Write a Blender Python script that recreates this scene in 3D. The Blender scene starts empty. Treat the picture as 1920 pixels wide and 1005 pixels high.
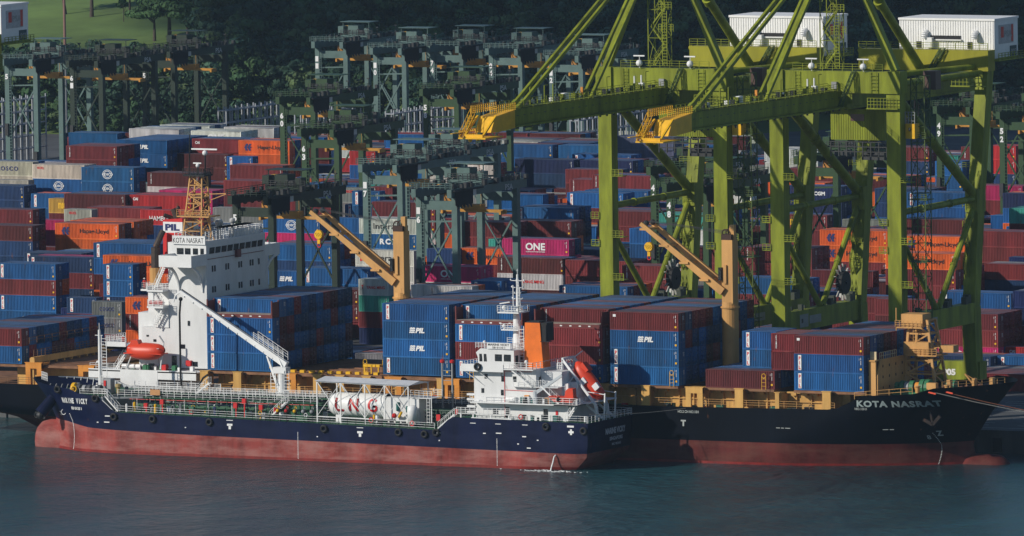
import bpy, math, random
import numpy as np
from mathutils import Vector, Matrix
SC=bpy.context.scene; COL=SC.collection
rad=math.radians
# ---------------- camera ----------------
YAW,PIT,ROL=rad(27.31849),rad(4.62014),rad(-0.80737); FPX=18551.9
CAM=np.array([689.017,-1408.40,158.352])
ca,sa,cp,sp=math.cos(YAW),math.sin(YAW),math.cos(PIT),math.sin(PIT)
FW=np.array([-sa*cp,ca*cp,-sp]); r0=np.array([ca,sa,0.]); u0=np.cross(r0,FW)
RT=r0*math.cos(ROL)+u0*math.sin(ROL); UP=-r0*math.sin(ROL)+u0*math.cos(ROL)
cd=bpy.data.cameras.new('camera'); cam=bpy.data.objects.new('camera',cd); COL.objects.link(cam)
M=Matrix(((RT[0],UP[0],-FW[0],CAM[0]),(RT[1],UP[1],-FW[1],CAM[1]),(RT[2],UP[2],-FW[2],CAM[2]),(0,0,0,1)))
cam.matrix_world=M; cd.sensor_width=36; cd.lens=36*FPX/1920; cd.clip_start=5; cd.clip_end=20000
SC.camera=cam
# ---------------- sky and sun ----------------
SAZ,SEL=rad(38),rad(27)          # light travels toward +Y turned to +X
sd=Vector((math.sin(SAZ)*math.cos(SEL),math.cos(SAZ)*math.cos(SEL),-math.sin(SEL)))
W=bpy.data.worlds.new('World'); SC.world=W; W.use_nodes=True
nt=W.node_tree; sky=nt.nodes.new('ShaderNodeTexSky'); sky.sky_type='NISHITA'; sky.sun_disc=False
sky.sun_elevation=SEL; sky.sun_rotation=math.atan2(-sd.x,-sd.y); sky.air_density=1.0; sky.dust_density=0.15; sky.ozone_density=4.5
bg=nt.nodes['Background']; nt.links.new(sky.outputs[0],bg.inputs[0]); bg.inputs[1].default_value=0.08
sl=bpy.data.lights.new('sun','SUN'); sl.energy=4.4; sl.angle=rad(0.6); sl.color=(1,0.93,0.82)
so=bpy.data.objects.new('sun',sl); COL.objects.link(so); so.rotation_euler=sd.to_track_quat('-Z','Y').to_euler()
SC.view_settings.view_transform='Standard'; SC.view_settings.look='None'; SC.view_settings.exposure=-0.08
SC.view_settings.gamma=1
def ray(x,y): return FW+RT*(x-960)/FPX-UP*(y-502.5)/FPX
def atY(x,y,Y): d=ray(x,y); return CAM+d*(Y-CAM[1])/d[1]
def atZ(x,y,Z): d=ray(x,y); return CAM+d*(Z-CAM[2])/d[2]
def atX(x,y,X): d=ray(x,y); return CAM+d*(X-CAM[0])/d[0]
def pr(P):
    d=np.asarray(P)-CAM; z=d@FW; return 960+FPX*(d@RT)/z, 502.5-FPX*(d@UP)/z
# ---------------- materials ----------------
MATS={}
def mat(name,rgb,rough=.5,metal=0,var=.15,scale=.6,rust=0,oc=False,bump=0,streak=False,spec=.5,pale=None):
    if name in MATS: return MATS[name]
    m=bpy.data.materials.new(name); m.use_nodes=True; n=m.node_tree.nodes; l=m.node_tree.links
    b=n['Principled BSDF']; b.inputs['Roughness'].default_value=rough; b.inputs['Metallic'].default_value=metal
    b.inputs['Specular IOR Level'].default_value=spec*.7
    g=n.new('ShaderNodeNewGeometry'); mp=n.new('ShaderNodeMapping'); l.new(g.outputs['Position'],mp.inputs[0])
    mp.inputs['Scale'].default_value=(scale,scale,scale*(.18 if streak else 1))
    no=n.new('ShaderNodeTexNoise'); no.inputs['Scale'].default_value=1; no.inputs['Detail'].default_value=6; no.inputs['Roughness'].default_value=.65
    l.new(mp.outputs[0],no.inputs['Vector'])
    mx=n.new('ShaderNodeMix'); mx.data_type='RGBA'; mx.blend_type='MULTIPLY'; mx.inputs[0].default_value=1
    if oc:
        oi=n.new('ShaderNodeObjectInfo'); l.new(oi.outputs['Color'],mx.inputs[6])
    else: mx.inputs[6].default_value=(*rgb,1)
    cr=n.new('ShaderNodeMapRange'); cr.inputs[1].default_value=.3; cr.inputs[2].default_value=.7
    cr.inputs[3].default_value=1-var*1.3; cr.inputs[4].default_value=1+var*.7
    l.new(no.outputs[0],cr.inputs[0]); l.new(cr.outputs[0],mx.inputs[7])
    out=mx.outputs[2]
    if rust:
        n2=n.new('ShaderNodeTexNoise'); n2.inputs['Scale'].default_value=1; n2.inputs['Detail'].default_value=8
        mp2=n.new('ShaderNodeMapping'); l.new(g.outputs['Position'],mp2.inputs[0]); mp2.inputs['Scale'].default_value=(1.1,1.1,.3); mp2.inputs['Location'].default_value=(7,3,1)
        l.new(mp2.outputs[0],n2.inputs['Vector'])
        r2=n.new('ShaderNodeMapRange'); r2.inputs[1].default_value=.72-rust*.25; r2.inputs[2].default_value=.80; l.new(n2.outputs[0],r2.inputs[0])
        m2=n.new('ShaderNodeMix'); m2.data_type='RGBA'; l.new(r2.outputs[0],m2.inputs[0]); l.new(out,m2.inputs[6]); m2.inputs[7].default_value=(.17,.07,.03,1)
        out=m2.outputs[2]
    if pale:
        n3=n.new('ShaderNodeTexNoise'); n3.inputs['Scale'].default_value=1; n3.inputs['Detail'].default_value=7; n3.inputs['Roughness'].default_value=.7
        mp3=n.new('ShaderNodeMapping'); l.new(g.outputs['Position'],mp3.inputs[0]); mp3.inputs['Scale'].default_value=(.16,.16,.55); mp3.inputs['Location'].default_value=(3,9,2); l.new(mp3.outputs[0],n3.inputs['Vector'])
        r3=n.new('ShaderNodeMapRange'); r3.inputs[1].default_value=.42; r3.inputs[2].default_value=.72; r3.inputs[4].default_value=pale[3]; l.new(n3.outputs[0],r3.inputs[0])
        m3=n.new('ShaderNodeMix'); m3.data_type='RGBA'; l.new(r3.outputs[0],m3.inputs[0]); l.new(out,m3.inputs[6]); m3.inputs[7].default_value=(*pale[:3],1); out=m3.outputs[2]
    l.new(out,b.inputs['Base Color'])
    if bump:
        bp=n.new('ShaderNodeBump'); bp.inputs['Strength'].default_value=bump; bp.inputs['Distance'].default_value=.1; l.new(no.outputs[0],bp.inputs['Height']); l.new(bp.outputs[0],b.inputs['Normal'])
    MATS[name]=m; return m
OC=mat('painted_steel',(1,1,1),.5,0,.16,.5,rust=.05,oc=True)
OCP=mat('container_paint',(1,1,1),.55,0,.34,.55,rust=.24,oc=True,streak=True,spec=.35)
CRG=mat('crane_green',(.215,.25,.020),.55,0,.4,.5,rust=.16,streak=True,spec=.25)
WHT=mat('white_paint',(.66,.67,.67),.45,0,.1,.4,rust=.12,streak=True)
WHC=mat('clean_white',(.72,.73,.73),.45,0,.08,.5,rust=.05)
YEL=mat('deck_yellow',(.60,.34,.09),.5,0,.25,.4,rust=.35,streak=True)
YCR=mat('crane_cream',(.56,.30,.095),.5,0,.22,.35,rust=.2,streak=True)
YLT=mat('yellow_paint',(.75,.42,.01),.45,0,.15)
BLK=mat('black_rubber',(.012,.012,.013),.7,0,.2)
DRK=mat('dark_steel',(.03,.032,.034),.55,0,.3)
GLS=mat('dark_glass',(.012,.016,.02),.12,0,.1)
GRY=mat('grey_steel',(.28,.29,.30),.5,0,.2,rust=.1)
NVY=mat('navy_hull',(.0045,.008,.036),.42,0,.35,.4,rust=.12,streak=True,spec=.15,pale=(.016,.022,.055,.5))
KBK=mat('black_hull',(.0025,.004,.008),.5,0,.4,.2,rust=.06,streak=True,spec=.07)
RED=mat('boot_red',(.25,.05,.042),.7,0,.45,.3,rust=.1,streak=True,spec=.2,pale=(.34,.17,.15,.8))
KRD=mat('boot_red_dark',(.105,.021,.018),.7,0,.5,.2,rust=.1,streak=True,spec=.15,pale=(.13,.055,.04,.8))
ORG=mat('funnel_orange',(.75,.16,.012),.45,0,.12)
LBR=mat('lifeboat_orange',(.62,.05,.016),.4,0,.08)
REDP=mat('red_paint',(.55,.02,.02),.45,0,.1)
GRN=mat('deck_green',(.02,.10,.045),.6,0,.35,.8)
GRW=mat('winch_green',(.03,.16,.07),.5,0,.2)
RUS=mat('rusty_deck',(.24,.115,.055),.7,0,.4,.5,rust=.5)
MRN=mat('maroon_steel',(.13,.022,.02),.55,0,.2)
WOOD=mat('plank_grey',(.30,.25,.21),.8,0,.25)
NVP=mat('logo_navy',(.012,.02,.11),.5,0,.05)
TEAL=mat('teal_glass',(.02,.12,.11),.4,0,.1)
# ---------------- mesh builder ----------------
class MB:
    def __init__(s): s.v=[]; s.f=[]; s.m=[]; s.k=0
    def mi(s,k): s.k=k; return s
    def add(s,vs,fs):
        o=len(s.v); s.v+= [tuple(map(float,p)) for p in vs]
        for f in fs: s.f.append(tuple(i+o for i in f)); s.m.append(s.k)
        return s
    def box(s,x0,x1,y0,y1,z0,z1):
        return s.add([(x0,y0,z0),(x1,y0,z0),(x1,y1,z0),(x0,y1,z0),(x0,y0,z1),(x1,y0,z1),(x1,y1,z1),(x0,y1,z1)],
          [(0,3,2,1),(4,5,6,7),(0,1,5,4),(1,2,6,5),(2,3,7,6),(3,0,4,7)])
    def frame(s,p,q):
        p=Vector(p); q=Vector(q); d=(q-p).normalized()
        a=Vector((0,0,1)) if abs(d.z)<.95 else Vector((0,1,0))
        u=d.cross(a).normalized(); w=u.cross(d).normalized(); return p,q,u,w
    def beam(s,p,q,w,h,w2=None,h2=None):
        p,q,u,v=s.frame(p,q); w2=w2 or w; h2=h2 or h
        vs=[p+u*a*w/2+v*b*h/2 for a,b in((-1,-1),(1,-1),(1,1),(-1,1))]+[q+u*a*w2/2+v*b*h2/2 for a,b in((-1,-1),(1,-1),(1,1),(-1,1))]
        return s.add(vs,[(0,1,2,3),(7,6,5,4),(0,4,5,1),(1,5,6,2),(2,6,7,3),(3,7,4,0)])
    def tube(s,p,q,r,n=8,r2=None,cap=True):
        p,q,u,v=s.frame(p,q); r2=r if r2 is None else r2
        vs=[p+(u*math.cos(t)+v*math.sin(t))*r for t in [2*math.pi*i/n for i in range(n)]]+[q+(u*math.cos(t)+v*math.sin(t))*r2 for t in [2*math.pi*i/n for i in range(n)]]
        fs=[(i,(i+1)%n,n+(i+1)%n,n+i) for i in range(n)]
        if cap: fs+=[tuple(range(n-1,-1,-1)),tuple(range(n,2*n))]
        return s.add(vs,fs)
    def path(s,pts,r,n=6):
        for a,b in zip(pts,pts[1:]): s.tube(a,b,r,n)
        return s
    def prism(s,pts,d):   # pts polygon (3d), extruded by vector d
        n=len(pts); d=Vector(d); vs=[Vector(p) for p in pts]+[Vector(p)+d for p in pts]
        return s.add(vs,[tuple(range(n-1,-1,-1)),tuple(range(n,2*n))]+[(i,(i+1)%n,n+(i+1)%n,n+i) for i in range(n)])
    def sph(s,c,r,nx=12,ny=8,sc=(1,1,1)):
        vs=[];fs=[]
        for j in range(ny+1):
            t=math.pi*j/ny
            for i in range(nx):
                a=2*math.pi*i/nx; vs.append((c[0]+r*sc[0]*math.sin(t)*math.cos(a),c[1]+r*sc[1]*math.sin(t)*math.sin(a),c[2]+r*sc[2]*math.cos(t)))
        for j in range(ny):
            for i in range(nx): fs.append((j*nx+i,(j+1)*nx+i,(j+1)*nx+(i+1)%nx,j*nx+(i+1)%nx))
        return s.add(vs,fs)
    def torus(s,c,R,r,ax='y',n=16,m=8):
        vs=[];fs=[]
        for i in range(n):
            a=2*math.pi*i/n
            for j in range(m):
                b=2*math.pi*j/m; k=R+r*math.cos(b); p=[k*math.cos(a),r*math.sin(b),k*math.sin(a)]
                if ax=='x': p=[p[1],p[0],p[2]]
                if ax=='z': p=[p[0],p[2],p[1]]
                vs.append((c[0]+p[0],c[1]+p[1],c[2]+p[2]))
        for i in range(n):
            for j in range(m): fs.append((i*m+j,((i+1)%n)*m+j,((i+1)%n)*m+(j+1)%m,i*m+(j+1)%m))
        return s.add(vs,fs)
    def lathe(s,c,prof,n=16,ax='z'):
        vs=[];fs=[]
        for h,r in prof:
            for i in range(n):
                a=2*math.pi*i/n; x,y=r*math.cos(a),r*math.sin(a)
                p=(x,y,h) if ax=='z' else ((h,x,y) if ax=='x' else (x,h,y))
                vs.append((c[0]+p[0],c[1]+p[1],c[2]+p[2]))
        for j in range(len(prof)-1):
            for i in range(n): fs.append((j*n+i,j*n+(i+1)%n,(j+1)*n+(i+1)%n,(j+1)*n+i))
        return s.add(vs,fs)
    def rail(s,pts,h=1.05,step=1.6,r=.035,n=2,post=None):
        for a,b in zip(pts,pts[1:]):
            a=Vector(a);b=Vector(b); L=(b-a).length; k=max(1,int(round(L/step)))
            for i in range(k+1):
                p=a.lerp(b,i/k); s.beam(p,p+Vector((0,0,h)),r*2,r*2)
            for j in range(n+1):
                z=h*(j+1)/(n+1); s.beam(a+Vector((0,0,z)),b+Vector((0,0,z)),r*1.7,r*1.7)
        return s
    def ladder(s,p,q,w=.5,r=.03,ax=(1,0,0)):
        p=Vector(p);q=Vector(q);a=Vector(ax)*w/2
        s.beam(p-a,q-a,r*2,r*2); s.beam(p+a,q+a,r*2,r*2); k=max(2,int((q-p).length/.5))
        for i in range(1,k): c=p.lerp(q,i/k); s.beam(c-a,c+a,r*1.6,r*1.6)
        return s
    def stair(s,p,q,w=.8,ax=(0,1,0)):
        p=Vector(p);q=Vector(q);a=Vector(ax)*w/2; s.beam(p-a,q-a,.08,.22); s.beam(p+a,q+a,.08,.22)
        k=max(3,int((q-p).length/.35))
        for i in range(1,k): c=p.lerp(q,i/k); s.beam(c-a,c+a,.22,.04)
        u=Vector((0,0,1))
        for e in(-a,a):
            s.beam(p+e+u,q+e+u,.05,.05)
            for i in range(5): c=p.lerp(q,i/4)+e; s.beam(c,c+u,.05,.05)
        return s
    def build(s,name,mats,parent=None,color=None,smooth=False):
        me=bpy.data.meshes.new(name); o=(0,0,0)
        if parent is not None: o=parent['_o'] if '_o' in parent else (0,0,0)
        me.from_pydata([(x-o[0],y-o[1],z-o[2]) for x,y,z in s.v],[],s.f)
        if not isinstance(mats,(list,tuple)): mats=[mats]
        for m in mats: me.materials.append(m)
        if len(mats)>1: me.polygons.foreach_set('material_index',s.m)
        if smooth:
            me.polygons.foreach_set('use_smooth',[True]*len(me.polygons))
        me.update()
        ob=bpy.data.objects.new(name,me); COL.objects.link(ob)
        if parent is not None:
            ob.parent=parent; ob['_o']=o
        if color: ob.color=(*color,1)
        return ob
def pieces(b,name,mats,parent,gap=.02):
    """one object for each group of touching shapes collected in b"""
    n=len(b.v); lab=list(range(n))
    def f(a):
        while lab[a]!=a: lab[a]=lab[lab[a]]; a=lab[a]
        return a
    for q in b.f:
        for k in q[1:]: lab[f(k)]=f(q[0])
    G={}
    for i in range(n): G.setdefault(f(i),[]).append(i)
    bx=[[min(b.v[i][c] for i in g)-gap for c in range(3)]+[max(b.v[i][c] for i in g)+gap for c in range(3)]+[r] for r,g in G.items()]
    for i in range(len(bx)):
        for j in range(i):
            A,B=bx[i],bx[j]
            if all(A[c]<B[c+3] and B[c]<A[c+3] for c in range(3)): lab[f(A[6])]=f(B[6])
    H={}
    for q,m in zip(b.f,b.m): H.setdefault(f(q[0]),[]).append((q,m))
    for fs in H.values():
        o=MB(); mp={}
        for q,m in fs:
            for i in q:
                if i not in mp: mp[i]=len(o.v); o.v.append(b.v[i])
            o.f.append(tuple(mp[i] for i in q)); o.m.append(m)
        o.build(name,mats,parent)
def thing(name,label,cat,o=(0,0,0),group=None):
    e=bpy.data.objects.new(name,None); COL.objects.link(e); e.location=o; e['_o']=tuple(float(a) for a in o); e.empty_display_size=1
    e['label']=label; e['category']=cat
    if group: e['group']=group
    return e
def tag(o,label=None,cat=None,group=None,kind=None):
    if label: o['label']=label
    if cat: o['category']=cat
    if group: o['group']=group
    if kind: o['kind']=kind
    return o
KIDS={}
def kids(o): return [c for c in bpy.data.objects if c.parent==o]
def snapshot(root):
    t=[]
    for c in kids(root): t.append((c,[ (g,[]) for g in kids(c)]))
    return t
def copy_tree(root,snap,loc,label,group=None,color=None,name=None):
    r=root.copy(); COL.objects.link(r); r.location=loc; r['label']=label
    if group: r['group']=group
    for c,gs in snap:
        k=c.copy(); COL.objects.link(k); k.parent=r
        if color and tuple(k.color[:3])!=(1,1,1): k.color=(*color,1)
        for g,_ in gs:
            h=g.copy(); COL.objects.link(h); h.parent=k
            if color and tuple(h.color[:3])!=(1,1,1): h.color=(*color,1)
    return r
# ---------------- lettering ----------------
TX={}
def textmesh(s,bold=.0,shear=0,sp=1.0):
    k=(s,bold,shear,sp)
    if k in TX: return TX[k]
    c=bpy.data.curves.new('t','FONT'); c.body=s; c.size=1; c.offset=bold; c.shear=shear; c.align_x='CENTER'; c.align_y='CENTER'; c.resolution_u=3; c.space_character=sp; c.space_line=.85
    o=bpy.data.objects.new('t',c); COL.objects.link(o); dg=bpy.context.evaluated_depsgraph_get()
    me=o.evaluated_get(dg).to_mesh(); v=[tuple(p.co) for p in me.vertices]; f=[tuple(p.vertices) for p in me.polygons]
    o.evaluated_get(dg).to_mesh_clear(); bpy.data.objects.remove(o); bpy.data.curves.remove(c)
    xs=[p[0] for p in v]; ys=[p[1] for p in v]; cx,cy=(min(xs)+max(xs))/2,(min(ys)+max(ys))/2; w,h=max(xs)-min(xs),max(ys)-min(ys)
    TX[k]=([((p[0]-cx)/w,(p[1]-cy)/h) for p in v],f); return TX[k]
def letters(mb,s,c,w,h,face='y',bold=.02,shear=0,hug=None,eps=.0,sp=1.0,rot=0):
    """text of size w x h centred at c; face 'y' looks to -Y, 'x' looks to +X"""
    v,f=textmesh(s,bold,shear,sp); out=[]
    for a,b in v:
        if rot: a,b=b,-a
        if face=='y':
            x,z=c[0]+a*w,c[2]+b*h; out.append((x,(hug(x,z) if hug else c[1])-eps,z))
        else: out.append((c[0]+eps,c[1]+a*w,c[2]+b*h))
    return mb.add(out,f)
# ---------------- containers ----------------
TH=2.896; CW=2.438
CC={'B':(.010,.100,.29),'b':(.014,.045,.13),'K':(.012,.10,.27),'N':(.010,.020,.085),'R':(.185,.026,.028),'r':(.10,.018,.018),'D':(.46,.025,.028),
 'O':(.72,.13,.02),'P':(.52,.02,.13),'G':(.20,.21,.20),'W':(.62,.61,.58),'C':(.50,.46,.38),'T':(.05,.33,.26),'g':(.02,.16,.07),'Y':(.55,.33,.06),'S':(.12,.13,.22)}
CN={'B':'bright blue','b':'dull dark blue','K':'mid blue','N':'navy','R':'brick red','r':'dark maroon','D':'scarlet','O':'orange','P':'magenta pink','G':'grey','W':'white','C':'cream','T':'teal','g':'green','Y':'yellow','S':'slate blue'}
CMESH={}
def dust_sheen(m):
    N=m.node_tree.nodes; l=m.node_tree.links; b=N['Principled BSDF']; s=b.inputs['Base Color'].links[0].from_socket; x=N.new('ShaderNodeMix'); x.data_type='RGBA'; x.inputs[0].default_value=.42; l.new(s,x.inputs[6]); x.inputs[7].default_value=(.25,.27,.29,1); l.new(x.outputs[2],b.inputs['Base Color']); return m  # paler roofs: dust, and sky sheen put into the colour
OCR=dust_sheen(mat('dust_sheen_roof_paint',(1,1,1),.5,0,.35,.3,rust=.2,oc=True,spec=.5))
def corr(L,per=.31,dep=.085):
    n=int((L-.3)/per); x0=(L-n*per)/2; p=[(0.12,0)]
    for i in range(n):
        b=x0+i*per; p+=[(b,0),(b+per*.34,0),(b+per*.46,dep),(b+per*.80,dep),(b+per*.92,0)]
    p+=[(L-.12,0)]; q=[]
    for a in p:
        if not q or a[0]>q[-1][0]+1e-4: q.append(a)
    return q
def cmesh(L,H):
    k=(L,H)
    if k in CMESH: return CMESH[k]
    b=MB()
    def wall(f,P):
        vs=[];n=len(P)
        for a,d in P: vs+=[f(a,d,0),f(a,d,1)]
        b.add(vs,[(2*i,2*i+2,2*i+3,2*i+1) for i in range(n-1)])
    P=corr(L); z0,z1=.16,H-.1
    wall(lambda a,d,t:(a,.03+d,z0 if not t else z1),P)
    wall(lambda a,d,t:(a,CW-.03-d,z1 if not t else z0),P)
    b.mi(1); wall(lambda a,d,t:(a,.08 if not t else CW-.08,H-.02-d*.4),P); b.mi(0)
    wall(lambda a,d,t:(.04+d,a,z1 if not t else z0),corr(CW))
    b.box(0,L,0,.075,0,.16).box(0,L,CW-.075,CW,0,.16).box(0,L,0,.07,H-.11,H).box(0,L,CW-.07,CW,H-.11,H)
    for x in(0,L-.16):
        for y in(0,CW-.15): b.box(x,x+.16,y-.002,y+.152,-.002,H+.002)
        b.box(x+.01,x+.13,.15,CW-.15,H-.12,H-.004).box(x+.01,x+.13,.15,CW-.15,.01,.15)
    b.add([(0.1,.1,.1),(L-.1,.1,.1),(L-.1,CW-.1,.1),(.1,CW-.1,.1)],[(0,3,2,1)])
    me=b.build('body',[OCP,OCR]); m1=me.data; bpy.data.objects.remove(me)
    d=MB(); d.box(L-.10,L-.04,.15,CW/2-.012,.15,H-.12).box(L-.10,L-.04,CW/2+.012,CW-.15,.15,H-.12)
    for z in(.7,1.35,2.0): d.box(L-.04,L-.025,.2,CW-.2,z,z+.22)
    d.mi(1)
    for y in(.42,.86,1.58,2.02):
        d.tube((L-.005,y,.08),(L-.005,y,H-.05),.022,6); d.box(L-.01,L+.02,y,y+.28,1.1,1.14)
    o=d.build('door',[OCP,GRY]); m2=o.data; bpy.data.objects.remove(o)
    e=MB(); random.seed(int(L*7)); x=L-.55; z=H-.45
    for i in range(9):
        if i in(3,): continue
        e.add([(x,0.018,z-i*.13),(x+.10,0.018,z-i*.13),(x+.10,0.018,z-i*.13+.09),(x,0.018,z-i*.13+.09)],[(0,1,2,3)])
    e.add([(x-.25,.018,z-.35),(x-.21,.018,z-.35),(x-.21,.018,z),(x-.25,.018,z)],[(0,1,2,3)])
    e.mi(1).add([(x-.12,.018,.55),(x+.2,.018,.55),(x+.2,.018,.85),(x-.12,.018,.85)],[(0,1,2,3)])
    e.mi(0)
    for z in(2.3,2.15,1.95,1.75): e.add([(L+.03,1.45,z),(L+.03,2.0,z),(L+.03,2.0,z+.07),(L+.03,1.45,z+.07)],[(0,1,2,3)])
    o=e.build('stencil_marks',[WHC,YLT]); m3=o.data; bpy.data.objects.remove(o)
    CMESH[k]=(m1,m2,m3); return CMESH[k]
LOGO={}
def wavebars(m,cx,cz,w,h):
    for i in range(3):
        z=cz-h/2+h*(i+.12)/3
        for j in range(4):
            x=cx-w/2+w*j/4; a=.05 if j%2 else -.03; b=-.03 if j%2 else .05; s=h*.25
            sh=(z-cz)*.15
            m.add([(x+sh,0,z+a),(x+w/4+sh,0,z+b),(x+w/4+sh+.03,0,z+b+s),(x+sh+.03,0,z+a+s)],[(0,1,2,3)])
def logo_mesh(name,L,H):
    k=(name,L,H)
    if k in LOGO: return LOGO[k]
    m=MB(); c=L/2; mats=[WHC,NVP,REDP,BLK,YLT]; T=lambda s,x,z,w,h,**q:letters(m,s,(x,0,z),w,h,**q)
    if name=='pil': wavebars(m,c-.65,1.5,.95,.95); T('PIL',c+.75,1.5,1.7,.85,bold=.05,shear=.25)
    elif name=='vert':
        m.mi(0).add([(.72,0,.3),(1.28,0,.3),(1.28,0,H-.2),(.72,0,H-.2)],[(0,1,2,3)]); m.mi(2); 
        h=(H-.7)/3
        for i,ch in enumerate('PIL'):
            zc=H-.4-h*(i+.5)+.05; v,f=textmesh(ch,.05,0); m.add([(1.0+a*.34*(.35 if ch=='I' else 1),-.006,zc+b*h*.8) for a,b in v],f)
    elif name=='one': T('ONE',c,1.55,4.0,1.35,bold=.03); T('OCEAN NETWORK EXPRESS',c,.6,3.9,.2)
    elif name=='hapag':
        m.mi(1)
        for i in(0,1):
            x=1.4+i*.75; m.add([(x,0,1.45),(x+.35,0,.75),(x+.85,0,.75),(x+.6,0,1.35),(x+1.0,0,1.35),(x+.95,0,1.55),(x+.62,0,1.55),(x+.95,0,2.2),(x+.45,0,2.2)],[(0,1,2,3,4,5,6,7,8)])
        m.mi(3); T('Hapag-Lloyd',c+1.6,1.4,6.2,1.05,bold=.02)
    elif name=='cosco':
        for R in(.95,.7):
            for i in range(24):
                a,b=2*math.pi*i/24,2*math.pi*(i+1)/24; 
                m.add([(c+R*1.2*math.cos(a),0,1.5+R*math.sin(a)),(c+R*1.2*math.cos(b),0,1.5+R*math.sin(b)),(c+(R-.1)*1.2*math.cos(b),0,1.5+(R-.1)*math.sin(b)),(c+(R-.1)*1.2*math.cos(a),0,1.5+(R-.1)*math.sin(a))],[(0,1,2,3)])
        T('COSCO',c,1.5,2.5,.45,bold=.03)
    elif name=='coscow': m.mi(1); T('COSCO',c,1.5,5.2,.9,bold=.03,sp=1.3)
    elif name=='coscog': m.mi(1); T('COSCO',c,1.6,3.0,.7,bold=.02,sp=1.2)
    elif name=='oocl': m.mi(2); T('OOCL',1.9,2.2,1.6,.5,bold=.04)
    elif name=='cai': T('CAI',1.3,2.1,1.1,.55,bold=.04)
    elif name=='hamburg': T('HAMBURG SÜD',c-.8,1.4,8.2,1.1,bold=.01)
    elif name=='triton': m.mi(4); T('TRITON',1.3,2.3,1.5,.35,bold=.03)
    elif name=='inter': m.mi(1).add([(.9,0,1.9),(1.8,0,2.3),(1.8,0,1.7),(.9,0,1.4)],[(0,1,2,3)]); m.mi(2).add([(1.0,0,1.3),(1.9,0,1.6),(1.9,0,1.1),(1.0,0,.75)],[(0,1,2,3)]); m.mi(3); T('Interasia',c+.3,1.5,min(7,L*.55),1.1,bold=.01)
    elif name=='ym': m.mi(2); T('T',.8,1.5,.4,.7,bold=.05); T('YANG MING',c+.4,1.45,L*.62 if L<8 else 4.5,.55,bold=.03)
    elif name=='rcl': T('RCL',c,1.5,3.4,1.1,bold=.05,sp=1.4)
    elif name=='cma': T('CMA CGM',c,1.5,5,.75,bold=.04)
    elif name=='wanhai': T('WAN HAI',c+1.5,1.45,4.5,.75,bold=.03,shear=.2)
    elif name=='msc': m.mi(4); T('msc',c,1.5,1.6,1.2,bold=.04)
    elif name=='tex': 
        for i,ch in enumerate('TEXTAINER'[:9]): T(ch,.9,H-.35-i*.24,.2,.2,bold=.03)
    elif name=='plate': m.box(.55,1.05,-.02,0,2.1,2.5); m.mi(3); T('4',.8,2.3,.25,.3)
    elif name=='dark': m.mi(3).add([(3.2,0,1.2),(8.0,0,1.2),(8.0,0,2.1),(3.2,0,2.1)],[(0,1,2,3)])
    o=m.build('lettering',mats); LOGO[k]=o.data; bpy.data.objects.remove(o); return LOGO[k]
LN={'pil':'white wave logo and three white letters','vert':'a white upright strip of red letters','one':'big white block letters','hapag':'navy arrow logo and dark lettering','cosco':'white globe logo','coscow':'spaced navy capitals','coscog':'faded blue lettering','oocl':'small red lettering','cai':'small white lettering at the corner','hamburg':'large white capitals','triton':'small yellow lettering','inter':'black lettering and red-blue logo','ym':'thin red lettering','rcl':'large white serif letters','cma':'white lettering','wanhai':'slanted white lettering','msc':'yellow rounded letters','tex':'tiny upright white lettering','plate':'a small white number plate','dark':'a dark painted-out panel',None:'plain sides'}
CONTS=[]   # (kind L, X,Y,Z,col,logo,place text, weight)
def cput(L,X,Y,Z,c,logo=None,place='',row=0,tier=0,vis=1.0,H=TH,jit=.06): CONTS.append(dict(L=L,X=X,Y=Y,Z=Z,c=c,logo=logo,place=place,row=row,tier=tier,vis=vis,H=H))
def jitcol(c,r):
    k=r.uniform(.78,1.18); return tuple(min(1,a*k*r.uniform(.93,1.07)) for a in CC[c])
def cbuild(d,label,rng):
    L,H=d['L'],d['H']; m1,m2,m3=cmesh(L,H); col=jitcol(d['c'],rng)
    e=thing('container',label,'container',(d['X'],d['Y'],d['Z']),'shipping containers')
    for nm,me in(('body',m1),('door',m2),('stencil_marks',m3)):
        if nm=='stencil_marks' and d['c'] in 'WC': continue
        o=bpy.data.objects.new(nm,me); COL.objects.link(o); o.parent=e; o.color=(*col,1)
    if d['logo']:
        o=bpy.data.objects.new('lettering',logo_mesh(d['logo'],L,H)); COL.objects.link(o); o.parent=e; o.location=(0,-.012,0)
# ---- deck cargo of the container ship: rows across (Y) and tiers (Z) ----
L40,L20,L45=12.192,6.058,13.716
rs=random.Random(5)
def shipbay(X,zb,ntier,nrow,front,name,L=L40,blue=.72,y0=0.,tops=None,skip=()):
    for r in range(nrow):
        for t in range(ntier):
            if (r,t) in skip: continue
            fr=front[ntier-1-t] if r==0 and front else None
            if r==1 and front and front[0]==(None,None) and t==ntier-1: fr=('R','tex') if X>-40 else ('B','vert')
            c,lg=(fr if fr else (('B' if rs.random()<.62 else 'b') if rs.random()<blue else ('R' if rs.random()<.6 else 'r'),None))
            top=(t==ntier-1)
            if c is None: continue
            cput(L,X,y0+r*2.52,zb+t*TH,c,lg,name,r,t,vis=(4 if r==0 else 3 if (r==1 and top) else (1.6 if top else .9)))
A_='PLAIN'
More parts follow.
